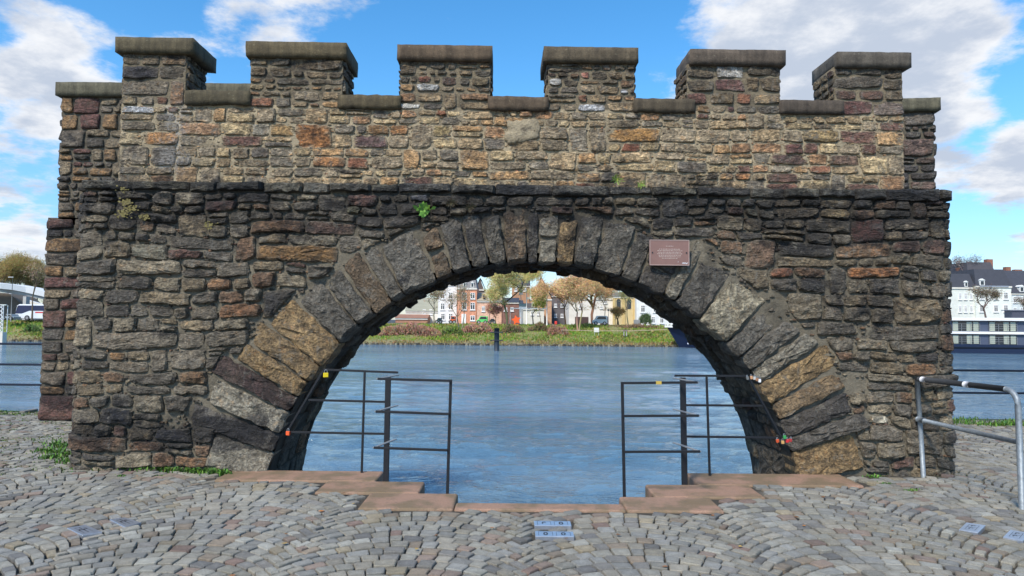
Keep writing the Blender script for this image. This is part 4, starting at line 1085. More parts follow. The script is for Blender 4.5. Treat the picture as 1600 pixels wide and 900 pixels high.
def blades(mb, x, y, z, h, w, c, k=3):
    for _ in range(k):
        a = R.uniform(-.9, .9); dx = h * .5 * R.uniform(-1, 1)
        mb.add([(x - w * cos(a), y - w * sin(a), z), (x + w * cos(a), y + w * sin(a), z), (x + dx, y - .1, z + h * R.uniform(.5, 1.1))], [(0, 1, 2)], tuple(v * R.uniform(.7, 1.3) for v in c))
def bank_z(dy):
    for (a, za), (b, zb) in zip(prof, prof[1:]):
        if a <= dy <= b: return za + (zb - za) * (dy - a) / (b - a)
    return .85
for i in range(16000):
    side = R.random(); x = R.uniform(-32, 30) if side < .7 else (R.uniform(-84, -66) if side < .9 else R.uniform(30, 40))
    dy = R.uniform(.6, 12.4); g = fn(x * .12, dy * .5, 8) + R.gauss(0, .25)
    c = rgb(128, 150, 54) if g > .05 else rgb(168, 154, 92) if g > -.25 else rgb(110, 126, 52)
    if dy < 2: c = rgb(150, 134, 84)
    blades(gb, x, BY + dy, bank_z(dy) - .1, R.uniform(.2, .5), R.uniform(.1, .25), c, 2)
tag(gb.build('bank_grass', 'leaf'), 'rough green and straw coloured grass covering the far river bank', 'grass', kind='stuff')
rk = MB()
for i in range(900):
    x = R.uniform(-34, 42) if R.random() < .85 else R.uniform(-84, -66); r_ = R.uniform(.12, .35); y = BY + R.uniform(.15, .9); c = R.choice([rgb(90, 84, 70), rgb(60, 56, 48), rgb(130, 122, 100)])
    vs = [(x + r_ * R.uniform(.7, 1.2) * cos(a_) , y + r_ * .6 * sin(a_), WZ - .1) for a_ in (0, 1.26, 2.5, 3.8, 5)] + [(x + r_ * .6 * cos(a_), y + r_ * .4 * sin(a_), WZ + r_ * R.uniform(.6, 1.1)) for a_ in (0, 1.26, 2.5, 3.8, 5)]
    rk.add(vs, [(i_, (i_ + 1) % 5, 5 + (i_ + 1) % 5, 5 + i_) for i_ in range(5)] + [(5, 6, 7, 8, 9)], c)
tag(rk.build('bank_stones', 'facade'), 'line of small boulders along the waterline of the far bank', 'boulders', kind='stuff')

# shrubs and trees
def shrub(label, x0, x1, y0, y1, Y, cols, n, name='bush'):
    a, b = at_y(x0, y1, Y), at_y(x1, y0, Y); cx, hw_, h = (a.x + b.x) / 2, (b.x - a.x) / 2, b.z - a.z
    root = thing(name, label, 'bush', (cx, Y, a.z)); mb = MB(); st = MB()
    for i in range(6):
        st.tube([(R.uniform(-.3, .3) * hw_, 0, -.2), (R.uniform(-.7, .7) * hw_, R.uniform(-.5, .5), h * .7)], [.05, .015], 4, rgb(70, 56, 44))
    st.build('stems', 'bark', root)
    for i in range(n):
        x = R.uniform(-1, 1); lim = h * max(.25, sqrt(max(0, 1 - x * x))) * (.75 + .35 * fn(x * hw_ * .8 + cx, 1, 2)); z = lim * sqrt(R.random()); y = R.uniform(-1, 1) * min(1.2, hw_ * .5)
        p = Vector((x * hw_, y, z)); d_ = Vector((R.gauss(x * .4, .5), R.gauss(0, .4), R.uniform(.3, 1))).normalized(); ln = R.uniform(.25, .6); s_ = Vector((d_.z, 0, -d_.x)).normalized() * R.uniform(.02, .06)
        c = rgb(*R.choice(cols)); c = tuple(v * R.uniform(.6, 1.3) for v in c)
        mb.add([p - s_, p + s_, p + d_ * ln + s_ * .3, p + d_ * ln - s_ * .3], [(0, 1, 2, 3)], c)
    mb.build('foliage', 'leaf', root)
RB = ((160, 116, 92), (176, 130, 104), (136, 98, 76), (170, 140, 104))
BR = ((110, 88, 62), (134, 108, 74), (86, 76, 48), (100, 110, 50))
GN = ((86, 106, 36), (110, 130, 44), (70, 84, 36))
shrub('wide reddish brown leafless thicket on the far bank, leftmost seen through the arch', 596, 688, 503, 527, 106, RB, 5200)
shrub('brown red bush on the far bank right of the thin forked tree', 724, 768, 504, 521, 108, RB, 1800)
shrub('olive bush on the far bank below the large street tree', 786, 818, 506, 524, 108, BR, 1500)
shrub('brown bush on the far bank between street tree and mooring rope', 826, 856, 505, 520, 109, BR, 1400)
shrub('reddish shrub on the far bank above the left end of the mooring rope', 858, 886, 506, 526, 107, RB, 1400)
shrub('low green bush on the far bank left of the white sign', 690, 722, 510, 525, 107, GN, 1300)
shrub('clipped brown hedge along the street edge left of the moored ship', 942, 1040, 508, 517, 112, ((120, 92, 66), (100, 80, 56), (140, 112, 84)), 3200, 'hedge')
shrub('clipped green hedge along the street edge behind the white sign', 888, 940, 507, 515, 112, GN, 1400, 'hedge')
shrub('dark green bush growing before the white house beside the ship bow', 1000, 1016, 486, 508, 122, ((66, 84, 50), (80, 96, 60)), 900)
shrub('dark bush on the grass bank below the coach, at the left edge', 40, 62, 507, 522, 106, ((80, 108, 40), (60, 84, 36)), 700)

def tree(label, bx, by, Y, top, spread, cols, n, lean=0, stems=1, r0=.16, fork=.35, name='street_tree', group='bare spring trees on the far bank', twig=.5, crown_low=.35, bark=(92, 82, 62), seed=1):
    rt = random.Random(seed); b = at_y(bx, by, Y); t = at_y(bx, top, Y); H = t.z - b.z; SP_ = spread * Y / FPX
    root = thing(name, label, 'tree', b, 0, group); tr = MB(); tips = []
    def grow(p, d_, ln, r, lev):
        pts = [p]; q = p.copy(); dd = d_.copy()
        for i in range(3):
            dd = (dd + Vector((rt.gauss(0, .12), rt.gauss(0, .12), .06))).normalized(); q = q + dd * ln / 3; pts.append(q.copy())
        tr.tube(pts, [r, r * .88, r * .74, r * .6], 6 if lev < 2 else 4, tuple(v * rt.uniform(.8, 1.2) for v in rgb(*bark)), cap=False)
        if lev >= 4: tips.append(q); return
        for _ in range(rt.choice((2, 3, 3)) if lev < 3 else 3):
            a = rt.uniform(0, 2 * pi); tilt = rt.uniform(.35, .85)
            nd = (dd * cos(tilt) + Vector((cos(a), sin(a) * .8, rt.uniform(-.1, .4))) * sin(tilt)).normalized()
            grow(pts[rt.choice((2, 3))] if lev > 0 else q, nd, ln * rt.uniform(.58, .78), r * .56, lev + 1)
        tips.append(q)
    for s_ in range(stems):
        a = (s_ - (stems - 1) / 2) * .3
        grow(Vector((a * .6, 0, -.3)), Vector((a + lean, 0, 1)).normalized(), H * fork, r0, 0)
    mx = max(p.z for p in tips); k_ = H / mx; wx = max(abs(p.x) for p in tips); kx = min(2.6, SP_ / wx * 1.15)
    tr.v = [(v[0] * (1 + (kx - 1) * min(1, max(0, v[2]) / (H * .5))), v[1] * kx, v[2] * k_) for v in tr.v]
    tips = [Vector((p.x * kx, p.y * kx, p.z * k_)) for p in tips]
    tr.build('trunk', 'bark', root, True)
    cr = MB()
    for i in range(int(n * 2.2)):
        p = rt.choice(tips) + Vector((rt.gauss(0, .45), rt.gauss(0, .45), rt.gauss(0, .4))) * (H / 12 + .3)
        if p.z < H * crown_low: continue
        d_ = Vector((rt.gauss(p.x * .2, .7), rt.gauss(0, .6), rt.uniform(-.2, 1))).normalized(); ln = twig * rt.uniform(.5, 1.2)
        w = Vector((d_.z, .2, -d_.x)).normalized() * rt.uniform(.018, .045)
        c = rgb(*rt.choice(cols)); c = tuple(v * rt.uniform(.75, 1.25) for v in c)
        cr.add([p - w, p + w, p + d_ * ln], [(0, 1, 2)], c)
    cr.build('crown', 'leaf', root)
    return root
YG = ((196, 184, 112), (176, 164, 100), (206, 190, 124)); OB = ((206, 168, 116), (216, 178, 124), (184, 146, 100)); GB = ((150, 132, 98), (128, 112, 84))
tree('largest tree seen through the arch, dark forked trunk with a yellowish crown', 792, 508, 112, 420, 42, YG, 6500, r0=.15, fork=.42, seed=3)
tree('grey V-shaped leafless tree in front of the white and orange houses', 720, 516, 108, 447, 24, GB, 500, stems=2, r0=.12, fork=.38, seed=5, bark=(140, 126, 106))
tree('thin leafless tree left of the white tall house', 678, 504, 116, 452, 14, GB, 500, r0=.10, seed=6, bark=(130, 118, 98))
tree('pale twin stemmed tree with orange brown crown left of the grey van', 904, 514, 109, 432, 34, OB, 5200, stems=2, r0=.13, seed=8, bark=(150, 132, 104))
tree('thick trunked tree with orange brown crown right of the twin stemmed one', 926, 509, 114, 436, 40, OB, 5200, r0=.19, seed=9, bark=(160, 136, 96))
tree('bushy orange twigged tree beside the dark gap between houses', 884, 507, 118, 442, 18, ((160, 118, 84), (140, 104, 76)), 2600, r0=.15, seed=10)
tree('small pollard tree on the lawn before the yellow stone building', 966, 507, 116, 484, 8, ((176, 140, 84), (150, 120, 76)), 900, r0=.22, fork=.5, seed=11, name='pollard_tree')
tree('thin tree standing between yellow building and large white house', 982, 508, 113, 446, 10, YG, 500, r0=.12, seed=12, bark=(120, 108, 84))
tree('yellow green budding tree in front of the big brick gable', 833, 507, 116, 455, 16, ((150, 160, 70), (168, 170, 84)), 2200, r0=.12, seed=13)
tree('pale fine twigged tree just left of the largest tree on the far bank', 764, 507, 113, 446, 20, YG, 1500, r0=.08, seed=52, bark=(150, 134, 104))
tree('slender leafless tree left of the brick gable on the far bank', 846, 507, 112, 440, 13, OB, 900, r0=.07, seed=53, bark=(140, 120, 96))
tree('slender leafless tree before the yellow building on the far bank', 945, 507, 113, 446, 16, OB, 1500, r0=.08, seed=54, bark=(150, 130, 100))
tree('small pink budding tree before the orange terrace', 774, 507, 114, 478, 9, ((180, 120, 100), (160, 110, 92)), 900, r0=.08, seed=14)
tree('bare dark forked tree standing beside the coach at the left edge', 50, 497, 108, 408, 22, GB, 260, r0=.17, fork=.4, seed=15, bark=(96, 84, 66), group=None)
for i, (bx, top, sd3) in enumerate(((-8, 403, 31), (14, 398, 32), (34, 405, 33), (60, 412, 34), (78, 420, 35))):
    tree(['hazy ochre tree behind the road bridge at the picture edge', 'tallest hazy ochre tree behind the road bridge', 'rounded hazy ochre tree behind the road bridge, left of the bare dark tree', 'hazy ochre tree behind the coach, next to the wall end', 'ochre tree mostly hidden behind the left wall end'][i], bx, 497, 170 + i * 3, top, 22, ((150, 130, 70), (170, 146, 84), (130, 116, 66)), 4200, r0=.3, seed=sd3, group='ochre trees behind the road bridge', twig=.9, crown_low=.15)
tree('leafless tree in front of the white corner house behind the hotel ship', 1541, 500, 116, 452, 20, ((120, 104, 84), (100, 90, 74)), 900, r0=.14, seed=41, group=None, bark=(96, 84, 74))
tree('fine twigged bare tree rising beside the wall at the right', 1503, 460, 150, 402, 20, ((130, 120, 112), (110, 104, 100)), 700, r0=.16, seed=42, group=None, bark=(110, 100, 96))
tree('leafless small tree in front of the houses at the right picture edge', 1598, 500, 117, 466, 12, ((120, 104, 84), (100, 90, 74)), 500, r0=.1, seed=43, group=None)

# ------------------------------------------------------------------ houses
WIN = {}
def win_mesh(w, h, style=0):
    key = (round(w, 1), round(h, 1), style)
    if key not in WIN:
        w, h = key[:2]; f = MB(); t = .11
        f.box(-w / 2, -w / 2 + t, -.09, 0, 0, h).box(w / 2 - t, w / 2, -.09, 0, 0, h).box(-w / 2 + t, w / 2 - t, -.09, 0, h - t, h).box(-w / 2 + t, w / 2 - t, -.09, 0, 0, t)
        f.box(-t * .5, t * .5, -.08, 0, t, h - t); f.box(-w / 2 + t, -t * .5, -.075, 0, h * .66, h * .66 + t * .8).box(t * .5, w / 2 - t, -.075, 0, h * .66, h * .66 + t * .8)
        f.box(-w / 2 - .1, w / 2 + .1, -.16, 0, -.14, 0)
        p = MB(); p.box(-w / 2 + t, w / 2 - t, -.03, 0, t, h - t)
        fm, pm = f.mesh('window'), p.mesh('pane'); fm.materials.append(M['white_paint']); pm.materials.append(M['glass_dark'])
        WIN[key] = (fm, pm)
    return WIN[key]
def house(label, x0, x1, eave, Y, col, roof=None, wins=(), brick=False, depth=9, z0=.8, name='town_house', extra=None, cat='house', rz=0.0, group=None):
    a, b = at_y(x0, eave, Y), at_y(x1, eave, Y); w = b.x - a.x; H = (a.z + b.z) / 2 - z0
    root = thing(name, label, cat, (a.x, Y, z0), rz, group)
    MB().box(0, w, 0, depth, -.3, H, col).build('wall', 'brick' if brick else 'facade', root)
    MB().box(-.05, w + .05, -.18, 0 - .002, H - .3, H, rgb(215, 210, 198)).build('cornice', 'facade', root)
    if roof:
        kind, rh, rc = roof; k_ = Y / FPX; rh = rh * k_; mb = MB()
        if kind == 'mansard':
            i = min(rh * .35, w * .2); mb.add([(0, -.1, H), (w, -.1, H), (w, depth, H), (0, depth, H), (i * .5, i, H + rh), (w - i * .5, i, H + rh), (w - i * .5, depth - i, H + rh), (i * .5, depth - i, H + rh)],
                   [(0, 1, 5, 4), (1, 2, 6, 5), (2, 3, 7, 6), (3, 0, 4, 7), (4, 5, 6, 7), (3, 2, 1, 0)], rc)
        elif kind == 'ridge':
            mb.add([(-.1, -.3, H), (w + .1, -.3, H), (w + .1, depth, H), (-.1, depth, H), (-.1, depth / 2, H + rh), (w + .1, depth / 2, H + rh)], [(0, 1, 5, 4), (2, 3, 4, 5), (0, 4, 3), (1, 2, 5), (3, 2, 1, 0)], rc)
        elif kind == 'gable':
            mb.add([(-.2, -.2, H), (w / 2, -.2, H + rh), (w + .2, -.2, H), (-.2, depth, H), (w / 2, depth, H + rh), (w + .2, depth, H)], [(0, 1, 4, 3), (1, 2, 5, 4), (0, 3, 5, 2)], rc)
            g = MB(); g.add([(0, 0, H - .01), (w, 0, H - .01), (w / 2, 0, H + rh - .15)], [(0, 1, 2)], col); g.build('gable', 'brick' if brick else 'facade', root)
        rf = mb.build('roof', 'facade', root)
    for wn in wins:
        xs, yb, ww, wh = wn[:4]
        for x in xs:
            p = at_y(x, yb, Y); fm, pm = win_mesh(ww * Y / FPX, wh * Y / FPX)
            o = link('window', fm, root); o.location = (p.x - a.x, -.004, p.z - z0)
            q_ = link('pane', pm, o)
    return root, a, w, H
def dormers(root, a, xs, yb, Y, w, h, dz=.0, col=(220, 216, 205), back=1.6):
    for x in xs:
        p = at_y(x, yb, Y); k_ = Y / FPX; m_ = MB()
        W2, H2 = w * k_ / 2, h * k_; x_, z_ = p.x - a.x, p.z - a.z + (a.z - .8)
        m_.box(x_ - W2, x_ + W2, -.05, back, z_, z_ + H2, rgb(*col)); m_.add([(x_ - W2 - .1, -.15, z_ + H2), (x_ + W2 + .1, -.15, z_ + H2), (x_, -.15, z_ + H2 * 1.35), (x_ - W2 - .1, back, z_ + H2), (x_ + W2 + .1, back, z_ + H2), (x_, back, z_ + H2 * 1.35)], [(0, 1, 2), (0, 2, 5, 3), (1, 4, 5, 2)], rgb(*col))
        d_ = m_.build('dormer', 'facade', root)
        MB().box(x_ - W2 * .6, x_ + W2 * .6, -.09, -.055, z_ + H2 * .15, z_ + H2 * .85).build('pane', 'glass_dark', d_)
def chimney(root, a, x, yb, yt, Y, w, back=3.0, col=(140, 96, 76)):
    p, q_ = at_y(x, yb, Y + back), at_y(x, yt, Y + back); k_ = Y / FPX
    MB().box(p.x - a.x - w * k_ / 2, p.x - a.x + w * k_ / 2, back, back + 1, p.z - .8, q_.z - .8, rgb(*col)).build('chimney', 'brick', root)
WH = rgb(224, 220, 208); OR = rgb(214, 150, 118); OR2 = rgb(218, 176, 150); SL = rgb(128, 126, 126); SLD = rgb(62, 64, 72)
r_, a, w, H = house('low white cottage with grey roof, leftmost house seen through the arch', 634, 686, 486, 138, WH, ('ridge', 22, rgb(150, 148, 130)), (((663, 673), 491, 4.5, 8),))
house('red brick garden wall house end standing before the white cottage', 618, 668, 497, 134, rgb(166, 120, 96), ('ridge', 6, rgb(150, 110, 90)), (), True, 5)
r_, a, w, H = house('tall white three storey house left of the orange brick house', 685, 714, 444, 134, rgb(226, 224, 220), ('mansard', 14, SL), (((691.5, 704), 467, 6, 10), ((691.5, 704), 484, 6, 10), ((692, 704), 500, 6, 10)))
r_, a, w, H = house('orange brick house with white windows and grey mansard roof', 715, 745, 450, 132, OR, ('mansard', 16, SL), (((725.3, 738.5), 467, 7, 10), ((725.3, 738.5), 484, 7, 11), ((738.5,), 501, 7, 8)), True)
dormers(r_, a, (726, 738), 449, 132, 5, 7, col=(226, 224, 218))
MB().box(w * .22, w * .46, -.12, 0, 0, 1.9, rgb(230, 226, 218)).build('door', 'facade', r_)
r_, a, w, H = house('low salmon brick terrace with pale roof under the big tree', 745.5, 784, 470, 132, OR2, ('ridge', 14, rgb(170, 160, 138)), (((755.3, 765.5, 776.5), 486.5, 5, 8),), True)
dormers(r_, a, (756, 776), 465, 132, 4, 5, col=(190, 160, 120), back=3)
house('slate roofed dark gable house behind the salmon terrace', 744, 756, 452, 143, rgb(104, 90, 84), ('gable', 18, SLD), (), True)
house('tall brick house with slate roof above the white terrace, behind the largest tree', 800, 828, 446, 150, rgb(176, 136, 106), ('ridge', 12, SLD), (((806, 820), 455, 4, 6),), True, group=None)
house('dark red brick pub with a grey shopfront beside the star', 785, 811, 472, 131, rgb(132, 96, 84), ('ridge', 8, SLD), (((790, 800), 486, 5, 6),), True)
house('narrow grey house between red pub and small white house', 811.5, 817, 474, 131, rgb(150, 156, 160), ('ridge', 6, SLD))
r_, a, w, H = house('small white house with two windows and a dormer left of the dark gap', 817.5, 850, 482, 130, rgb(218, 214, 200), ('ridge', 9, rgb(88, 80, 74)), (((831.5, 841.5), 492, 4.5, 6.5),))
dormers(r_, a, (833,), 480, 130, 4, 6)
house('large brick gable house with a steep tiled roof behind the small white house', 829, 862, 467, 140, rgb(190, 150, 118), ('gable', 35, rgb(150, 122, 104)), (((838, 850), 457, 4, 7),), True)
house('dark grey house set back in the gap right of the brick gable', 862, 889, 462, 150, rgb(104, 98, 98), ('ridge', 12, SLD), (((868, 878), 480, 4, 6), ((868, 878), 496, 4, 6)))
r_, a, w, H = house('plain white modern building with few small windows behind the twin stemmed tree', 889, 958, 466, 128, rgb(226, 220, 208), None, (((906, 939.5), 482, 4, 4), ((945.5,), 474, 6, 5)))
MB().box(w * .14, w * .44, -.1, -.005, 0, 1.5, rgb(80, 62, 58)).build('entrance', 'facade', r_); MB().box(w * .72, w * .88, -.1, -.005, 0, 1.6, rgb(84, 66, 60)).build('entrance', 'facade', r_)
r_, a, w, H = house('yellow limestone building with tall arched windows', 958.5, 994, 463, 127, rgb(206, 186, 140), ('ridge', 8, rgb(120, 116, 100)), ())
for x in (966.5, 983):
    p = at_y(x, 483, 127); p2 = at_y(x, 470, 127); ww = .32 * 1.2; zb, zt_ = p.z - .8, p2.z - .8; xx = p.x - a.x
    pts = [(xx - ww, zb), (xx + ww, zb)] + [(xx + ww * cos(a_), zt_ + ww * sin(a_)) for a_ in (0, .5, 1.05, 1.57, 2.1, 2.6, 3.14)]
    o = MB().prism(pts, -.03, -.003, axis='y').build('window', 'glass_dark', r_, fix=True)
    pts2 = [(xx + ww * 1.35 * cos(a_), zt_ + ww * 1.35 * sin(a_)) for a_ in [i * pi / 8 for i in range(9)]] + [(xx + ww * 1.0 * cos(a_), zt_ + ww * 1.0 * sin(a_)) for a_ in [pi - i * pi / 8 for i in range(9)]]
    MB().prism(pts2, -.1, -.001, rgb(214, 190, 140), axis='y').build('arch_trim', 'facade', r_, fix=True)
for x in (959, 974.5, 991):
    xx = at_y(x, 480, 127).x - a.x; MB().box(xx - .2, xx + .25, -.25, -.001, 0, H - .4, rgb(204, 178, 122)).build('buttress', 'facade', r_)
r_, a, w, H = house('large white house with tall windows behind the ship bow', 994.5, 1062, 452, 125, rgb(226, 226, 222), ('mansard', 16, SL), (((1004.5, 1024), 488, 6.5, 11), ((1020.5, 1034), 505, 6, 10)))
# houses behind the hotel ship
r_, a, w, H = house('white corner house with slate mansard roof and two rows of tall windows', 1524, 1580, 447, 126, rgb(224, 226, 216), ('mansard', 27, SLD), (((1534, 1556, 1571.5), 467.5, 7, 11), ((1534, 1556, 1571.5), 487.5, 7, 11)))
dormers(r_, a, (1534.5,), 446, 126, 8, 8, col=(226, 226, 222), back=3)
MB().box(w * .1, w * .9, -.28, -.19, H - .15, H + .05, rgb(150, 158, 170)).build('gutter', 'facade', r_)
r_, a, w, H = house('white side wing of the corner house, next to the gateway end', 1478, 1523.7, 449, 126.4, rgb(216, 218, 208), ('mansard', 22, SLD), (((1500, 1508.5, 1517.5), 468, 4, 10), ((1500, 1508.5, 1517.5), 488, 4, 10)))
dormers(r_, a, (1509.5,), 448, 126.4, 5, 7, col=(226, 226, 222), back=3)
r_, a, w, H = house('pale house with big slate roof at the right picture edge', 1580.5, 1650, 458, 126, rgb(206, 212, 210), ('ridge', 38, SLD), (((1585.8, 1597, 1608), 473, 6, 9), ((1585.8, 1597, 1608), 491, 6, 10)))
dormers(r_, a, (1596.5,), 456, 126, 7, 8, col=(226, 226, 222), back=3)
r_, a, w, H = house('house with a tall hipped slate roof and brick chimneys rising behind the corner house', 1512, 1556, 428, 148, rgb(120, 90, 80), ('mansard', 19, rgb(74, 72, 76)), (), True)
chimney(r_, a, 1547, 424, 405, 148, 10); chimney(r_, a, 1502, 432, 418, 148, 8); chimney(r_, a, 1520, 434, 420, 148, 12)
r_, a, w, H = house('slate roofed brick house row behind the houses at the right edge', 1556, 1640, 434, 150, rgb(116, 92, 84), ('ridge', 10, rgb(80, 78, 82)), (), True)
chimney(r_, a, 1576, 430, 417, 150, 8); chimney(r_, a, 1592, 432, 421, 150, 12)
house('grey roofed house seen between the gateway end and the hipped roof', 1478, 1512, 440, 150, rgb(130, 104, 92), ('ridge', 10, rgb(96, 92, 94)), (), True)
# garden lawn strip
tag(MB().box(at_y(948, 505, 114).x, at_y(1045, 505, 114).x, 117.2, 122, .8, .9, (.13, .21, .03)).build('lawn', 'leaf'), kind='structure')

# ------------------------------------------------------------------ things on the far bank
def pole(name, label, x, yb, yt, Y, r_, c, cat, group=None, z0=None):
    b, t_ = at_y(x, yb, Y), at_y(x, yt, Y); root = thing(name, label, cat, b, 0, group)
    MB().tube([(0, 0, -.3), (0, 0, t_.z - b.z)], [r_, r_ * .7], 8, rgb(*c)).build('shaft', 'painted', root, True); return root, t_.z - b.z
r_, h_ = pole('flagpole', 'left white flagpole near the orange star, with a small flag', 822.5, 507, 449, 113, .09, (230, 228, 220), 'flagpole', 'white flagpoles on the far bank')
MB().box(.05, .5, -.01, .01, h_ - 2.0, h_ - 1.6, rgb(220, 214, 200)).build('flag', 'painted', r_)
r_, h_ = pole('flagpole', 'right white flagpole before the small white house', 854.5, 507, 457, 113, .09, (230, 228, 220), 'flagpole', 'white flagpoles on the far bank')
r_, h_ = pole('traffic_sign', 'tall pole with a white round-marked board right of the large tree', 813.5, 507, 452, 114, .07, (190, 194, 196), 'sign post')
MB().box(-.3, .3, -.1, -.05, h_ - .9, h_ + .0, rgb(230, 230, 230)).build('board', 'painted', r_)
MB().tube([(0, -.13, h_ - .35), (0, -.1, h_ - .35)], .17, 14, rgb(60, 60, 64)).build('disc', 'painted', r_)
MB().box(-.3, 1.0, -.1, -.05, h_ - 2.9, h_ - 2.4, rgb(120, 140, 140)).box(-.3, 1.0, -.1, -.05, h_ - 3.3, h_ - 2.92, rgb(226, 228, 226)).build('board', 'painted', r_)
r_, h_ = pole('bus_shelter', 'white framed glass shelter standing between pub and flagpoles', 797, 507, 481, 114, .06, (220, 220, 216), 'shelter')
MB().box(0, 6.2, -.06, .06, h_ - .15, h_, rgb(226, 226, 220)).build('beam', 'painted', r_); MB().tube([(6.1, 0, -.3), (6.1, 0, h_)], .06, 8, rgb(226, 226, 220)).build('shaft', 'painted', r_)
r_, h_ = pole('street_lamp', 'slender street lamp right of the grey van', 950.5, 508, 486, 113, .05, (120, 124, 126), 'street lamp')
MB().tube([(0, 0, h_), (0, 0, h_ + .3)], [.12, .2], 8, rgb(90, 94, 96)).build('lamp_head', 'painted', r_)
# star
p = at_y(806.5, 507, 112.5); root = thing('star_sculpture', 'bright orange red star shaped sign standing on the far bank street', 'star sign', p)
pts = []
for i in range(10):
    a_ = pi / 2 + i * pi / 5 + .2; rr_ = .82 if i % 2 == 0 else .42; pts.append((rr_ * cos(a_), .75 + rr_ * sin(a_)))
MB().prism(pts, -.15, .15, rgb(240, 92, 30), axis='y').build('star', 'painted', root, fix=True)
MB().box(-.4, .4, -.2, .2, -.2, .05, rgb(220, 120, 50)).build('base', 'painted', root)
# kiosk, cars
def car(label, x0, x1, yb, Y, c, kind='car', name='parked_car', flip=1, h=None):
    a, b = at_y(x0, yb, Y), at_y(x1, yb, Y); L = b.x - a.x; root = thing(name, label, kind, ((a.x + b.x) / 2, Y, .86)); root.scale = (flip, 1, 1)
    h = h or L * .33
    if kind == 'van': pr2 = [(-L / 2, .3), (L / 2, .3), (L / 2, h * .95), (L * .45, h), (-L * .18, h), (-L * .33, h * .58), (-L * .5, h * .5)]
    else: pr2 = [(-L / 2, .3), (L / 2, .3), (L / 2, h * .6), (L * .36, h * .66), (L * .24, h), (-L * .12, h), (-L * .28, h * .64), (-L * .49, h * .55)]
    bevel(MB().prism(pr2, -.85, .85, rgb(*c), axis='y').build('body', 'painted', root, fix=True), .06)
    wx = (-L * .12, L * .22) if kind != 'van' else (-L * .17, L * .36)
    gp = [(-L * .25, h * .64), (wx[1] + L * .08, h * .64), (wx[1], h * .93), (-L * .12, h * .93)]
    MB().prism(gp, -.88, -.852, axis='y').build('window', 'glass_dark', root, fix=True)
    for s_ in (-.3, .3):
        w_ = MB().tube([(s_ * L, -.9, .32), (s_ * L, -.7, .32)], .32, 14).build('wheel', 'tyre', root)
        MB().tube([(s_ * L, -.92, .32), (s_ * L, -.895, .32)], .18, 10, rgb(150, 150, 150)).build('rim', 'painted', w_)
    MB().box(-L / 2 - .03, -L / 2 + .05, -.75, -.5, h * .38, h * .48, rgb(230, 230, 220)).build('headlight', 'painted', root)
    return root
car('pale grey van parked right of the thick trunked tree', 925.5, 948, 508.5, 113.2, (150, 166, 172), 'van', 'parked_van', h=1.55)
car('light green van parked before the salmon terrace', 745, 762, 506, 117, (96, 200, 110), 'van', 'parked_van', h=1.35)
car('dark car parked right of the green van', 763, 775, 506, 118, (84, 92, 96), h=.95)
car('orange van parked before the tall white house', 703, 712, 504.5, 118, (225, 105, 60), 'van', 'parked_van', h=1.3)
car('silver car parked left of the coach at the left edge', 8, 27, 497.5, 109, (150, 160, 164), h=1.0)
car('teal car parked left of the orange van', 681, 691, 504.5, 118, (70, 120, 124), h=1.0)
# white sign board and red box on the bank
root = thing('bank_sign', 'white blank board on two legs on the far grass bank', 'sign', at_y(932, 520, 105.5)); 
MB().box(-.38, .38, -.03, .03, .1, .78, rgb(222, 222, 214)).build('board', 'painted', root)
for s_ in (-.3, .3): MB().box(s_ - .03, s_ + .03, .032, .07, -.4, .7, rgb(170, 170, 165)).build('leg', 'painted', root)
root = thing('red_bin', 'small red post box by the dark gap on the far street', 'box', at_y(868.5, 507, 112.8)); bevel(MB().box(-.2, .2, -.2, .2, 0, .55, rgb(210, 60, 50)).build('body', 'painted', root), .05); MB().box(-.04, .04, -.04, .04, -.3, 0, rgb(90, 90, 90)).build('leg', 'painted', root)
root = thing('mooring_winch', 'dark mooring bollard with pale feet on the bank left of the ship bow', 'bollard', at_y(977, 522, 105.5)); MB().tube([(-.35, 0, .55), (.35, 0, .55)], .14, 10, rgb(60, 50, 54)).build('drum', 'painted', root); 
for s_ in (-.2, .2): MB().tube([(s_, 0, -.3), (s_, 0, .5)], .07, 8, rgb(170, 170, 170)).build('leg', 'painted', root)
root = thing('info_board', 'grey slatted cabinet standing on the bank left of the ship bow', 'cabinet', at_y(995, 509, 113)); MB().box(-.5, .5, -.2, .2, -.2, 1.0, rgb(160, 160, 156)).build('body', 'painted', root)
for i in range(5): MB().box(-.45 + i * .2, -.37 + i * .2, -.25, -.202, 0, .95, rgb(120, 120, 116)).build('slat', 'painted', root)
rp = MB(); pts = [at_y(877, 515.5, 105), at_y(930, 517, 104.5), at_y(990, 516.8, 103), at_y(1042, 515, 100)]; rp.tube(pts, .035, 5, rgb(196, 172, 150)); tag(rp.build('mooring_rope', 'painted'), 'pale mooring rope stretched from the ship bow along the far bank', 'rope')
# dolphin pile
pp = at_y(776, 545, 84); pt = at_y(776, 512.5, 84); root = thing('mooring_pile', 'dark round steel pile with two cross bars standing in the river', 'mooring pile', (pp.x, 84, WZ))
H_ = pt.z - WZ; MB().tube([(0, 0, -1), (0, 0, H_)], .31, 16, rgb(34, 46, 58)).build('pile', 'painted', root, True)
for yy in (519, 531.5):
    z_ = at_y(776, yy, 84).z - WZ; MB().box(-.78, .78, -.42, -.3, z_ - .06, z_ + .06, rgb(34, 42, 54)).build('cross_bar', 'painted', root)

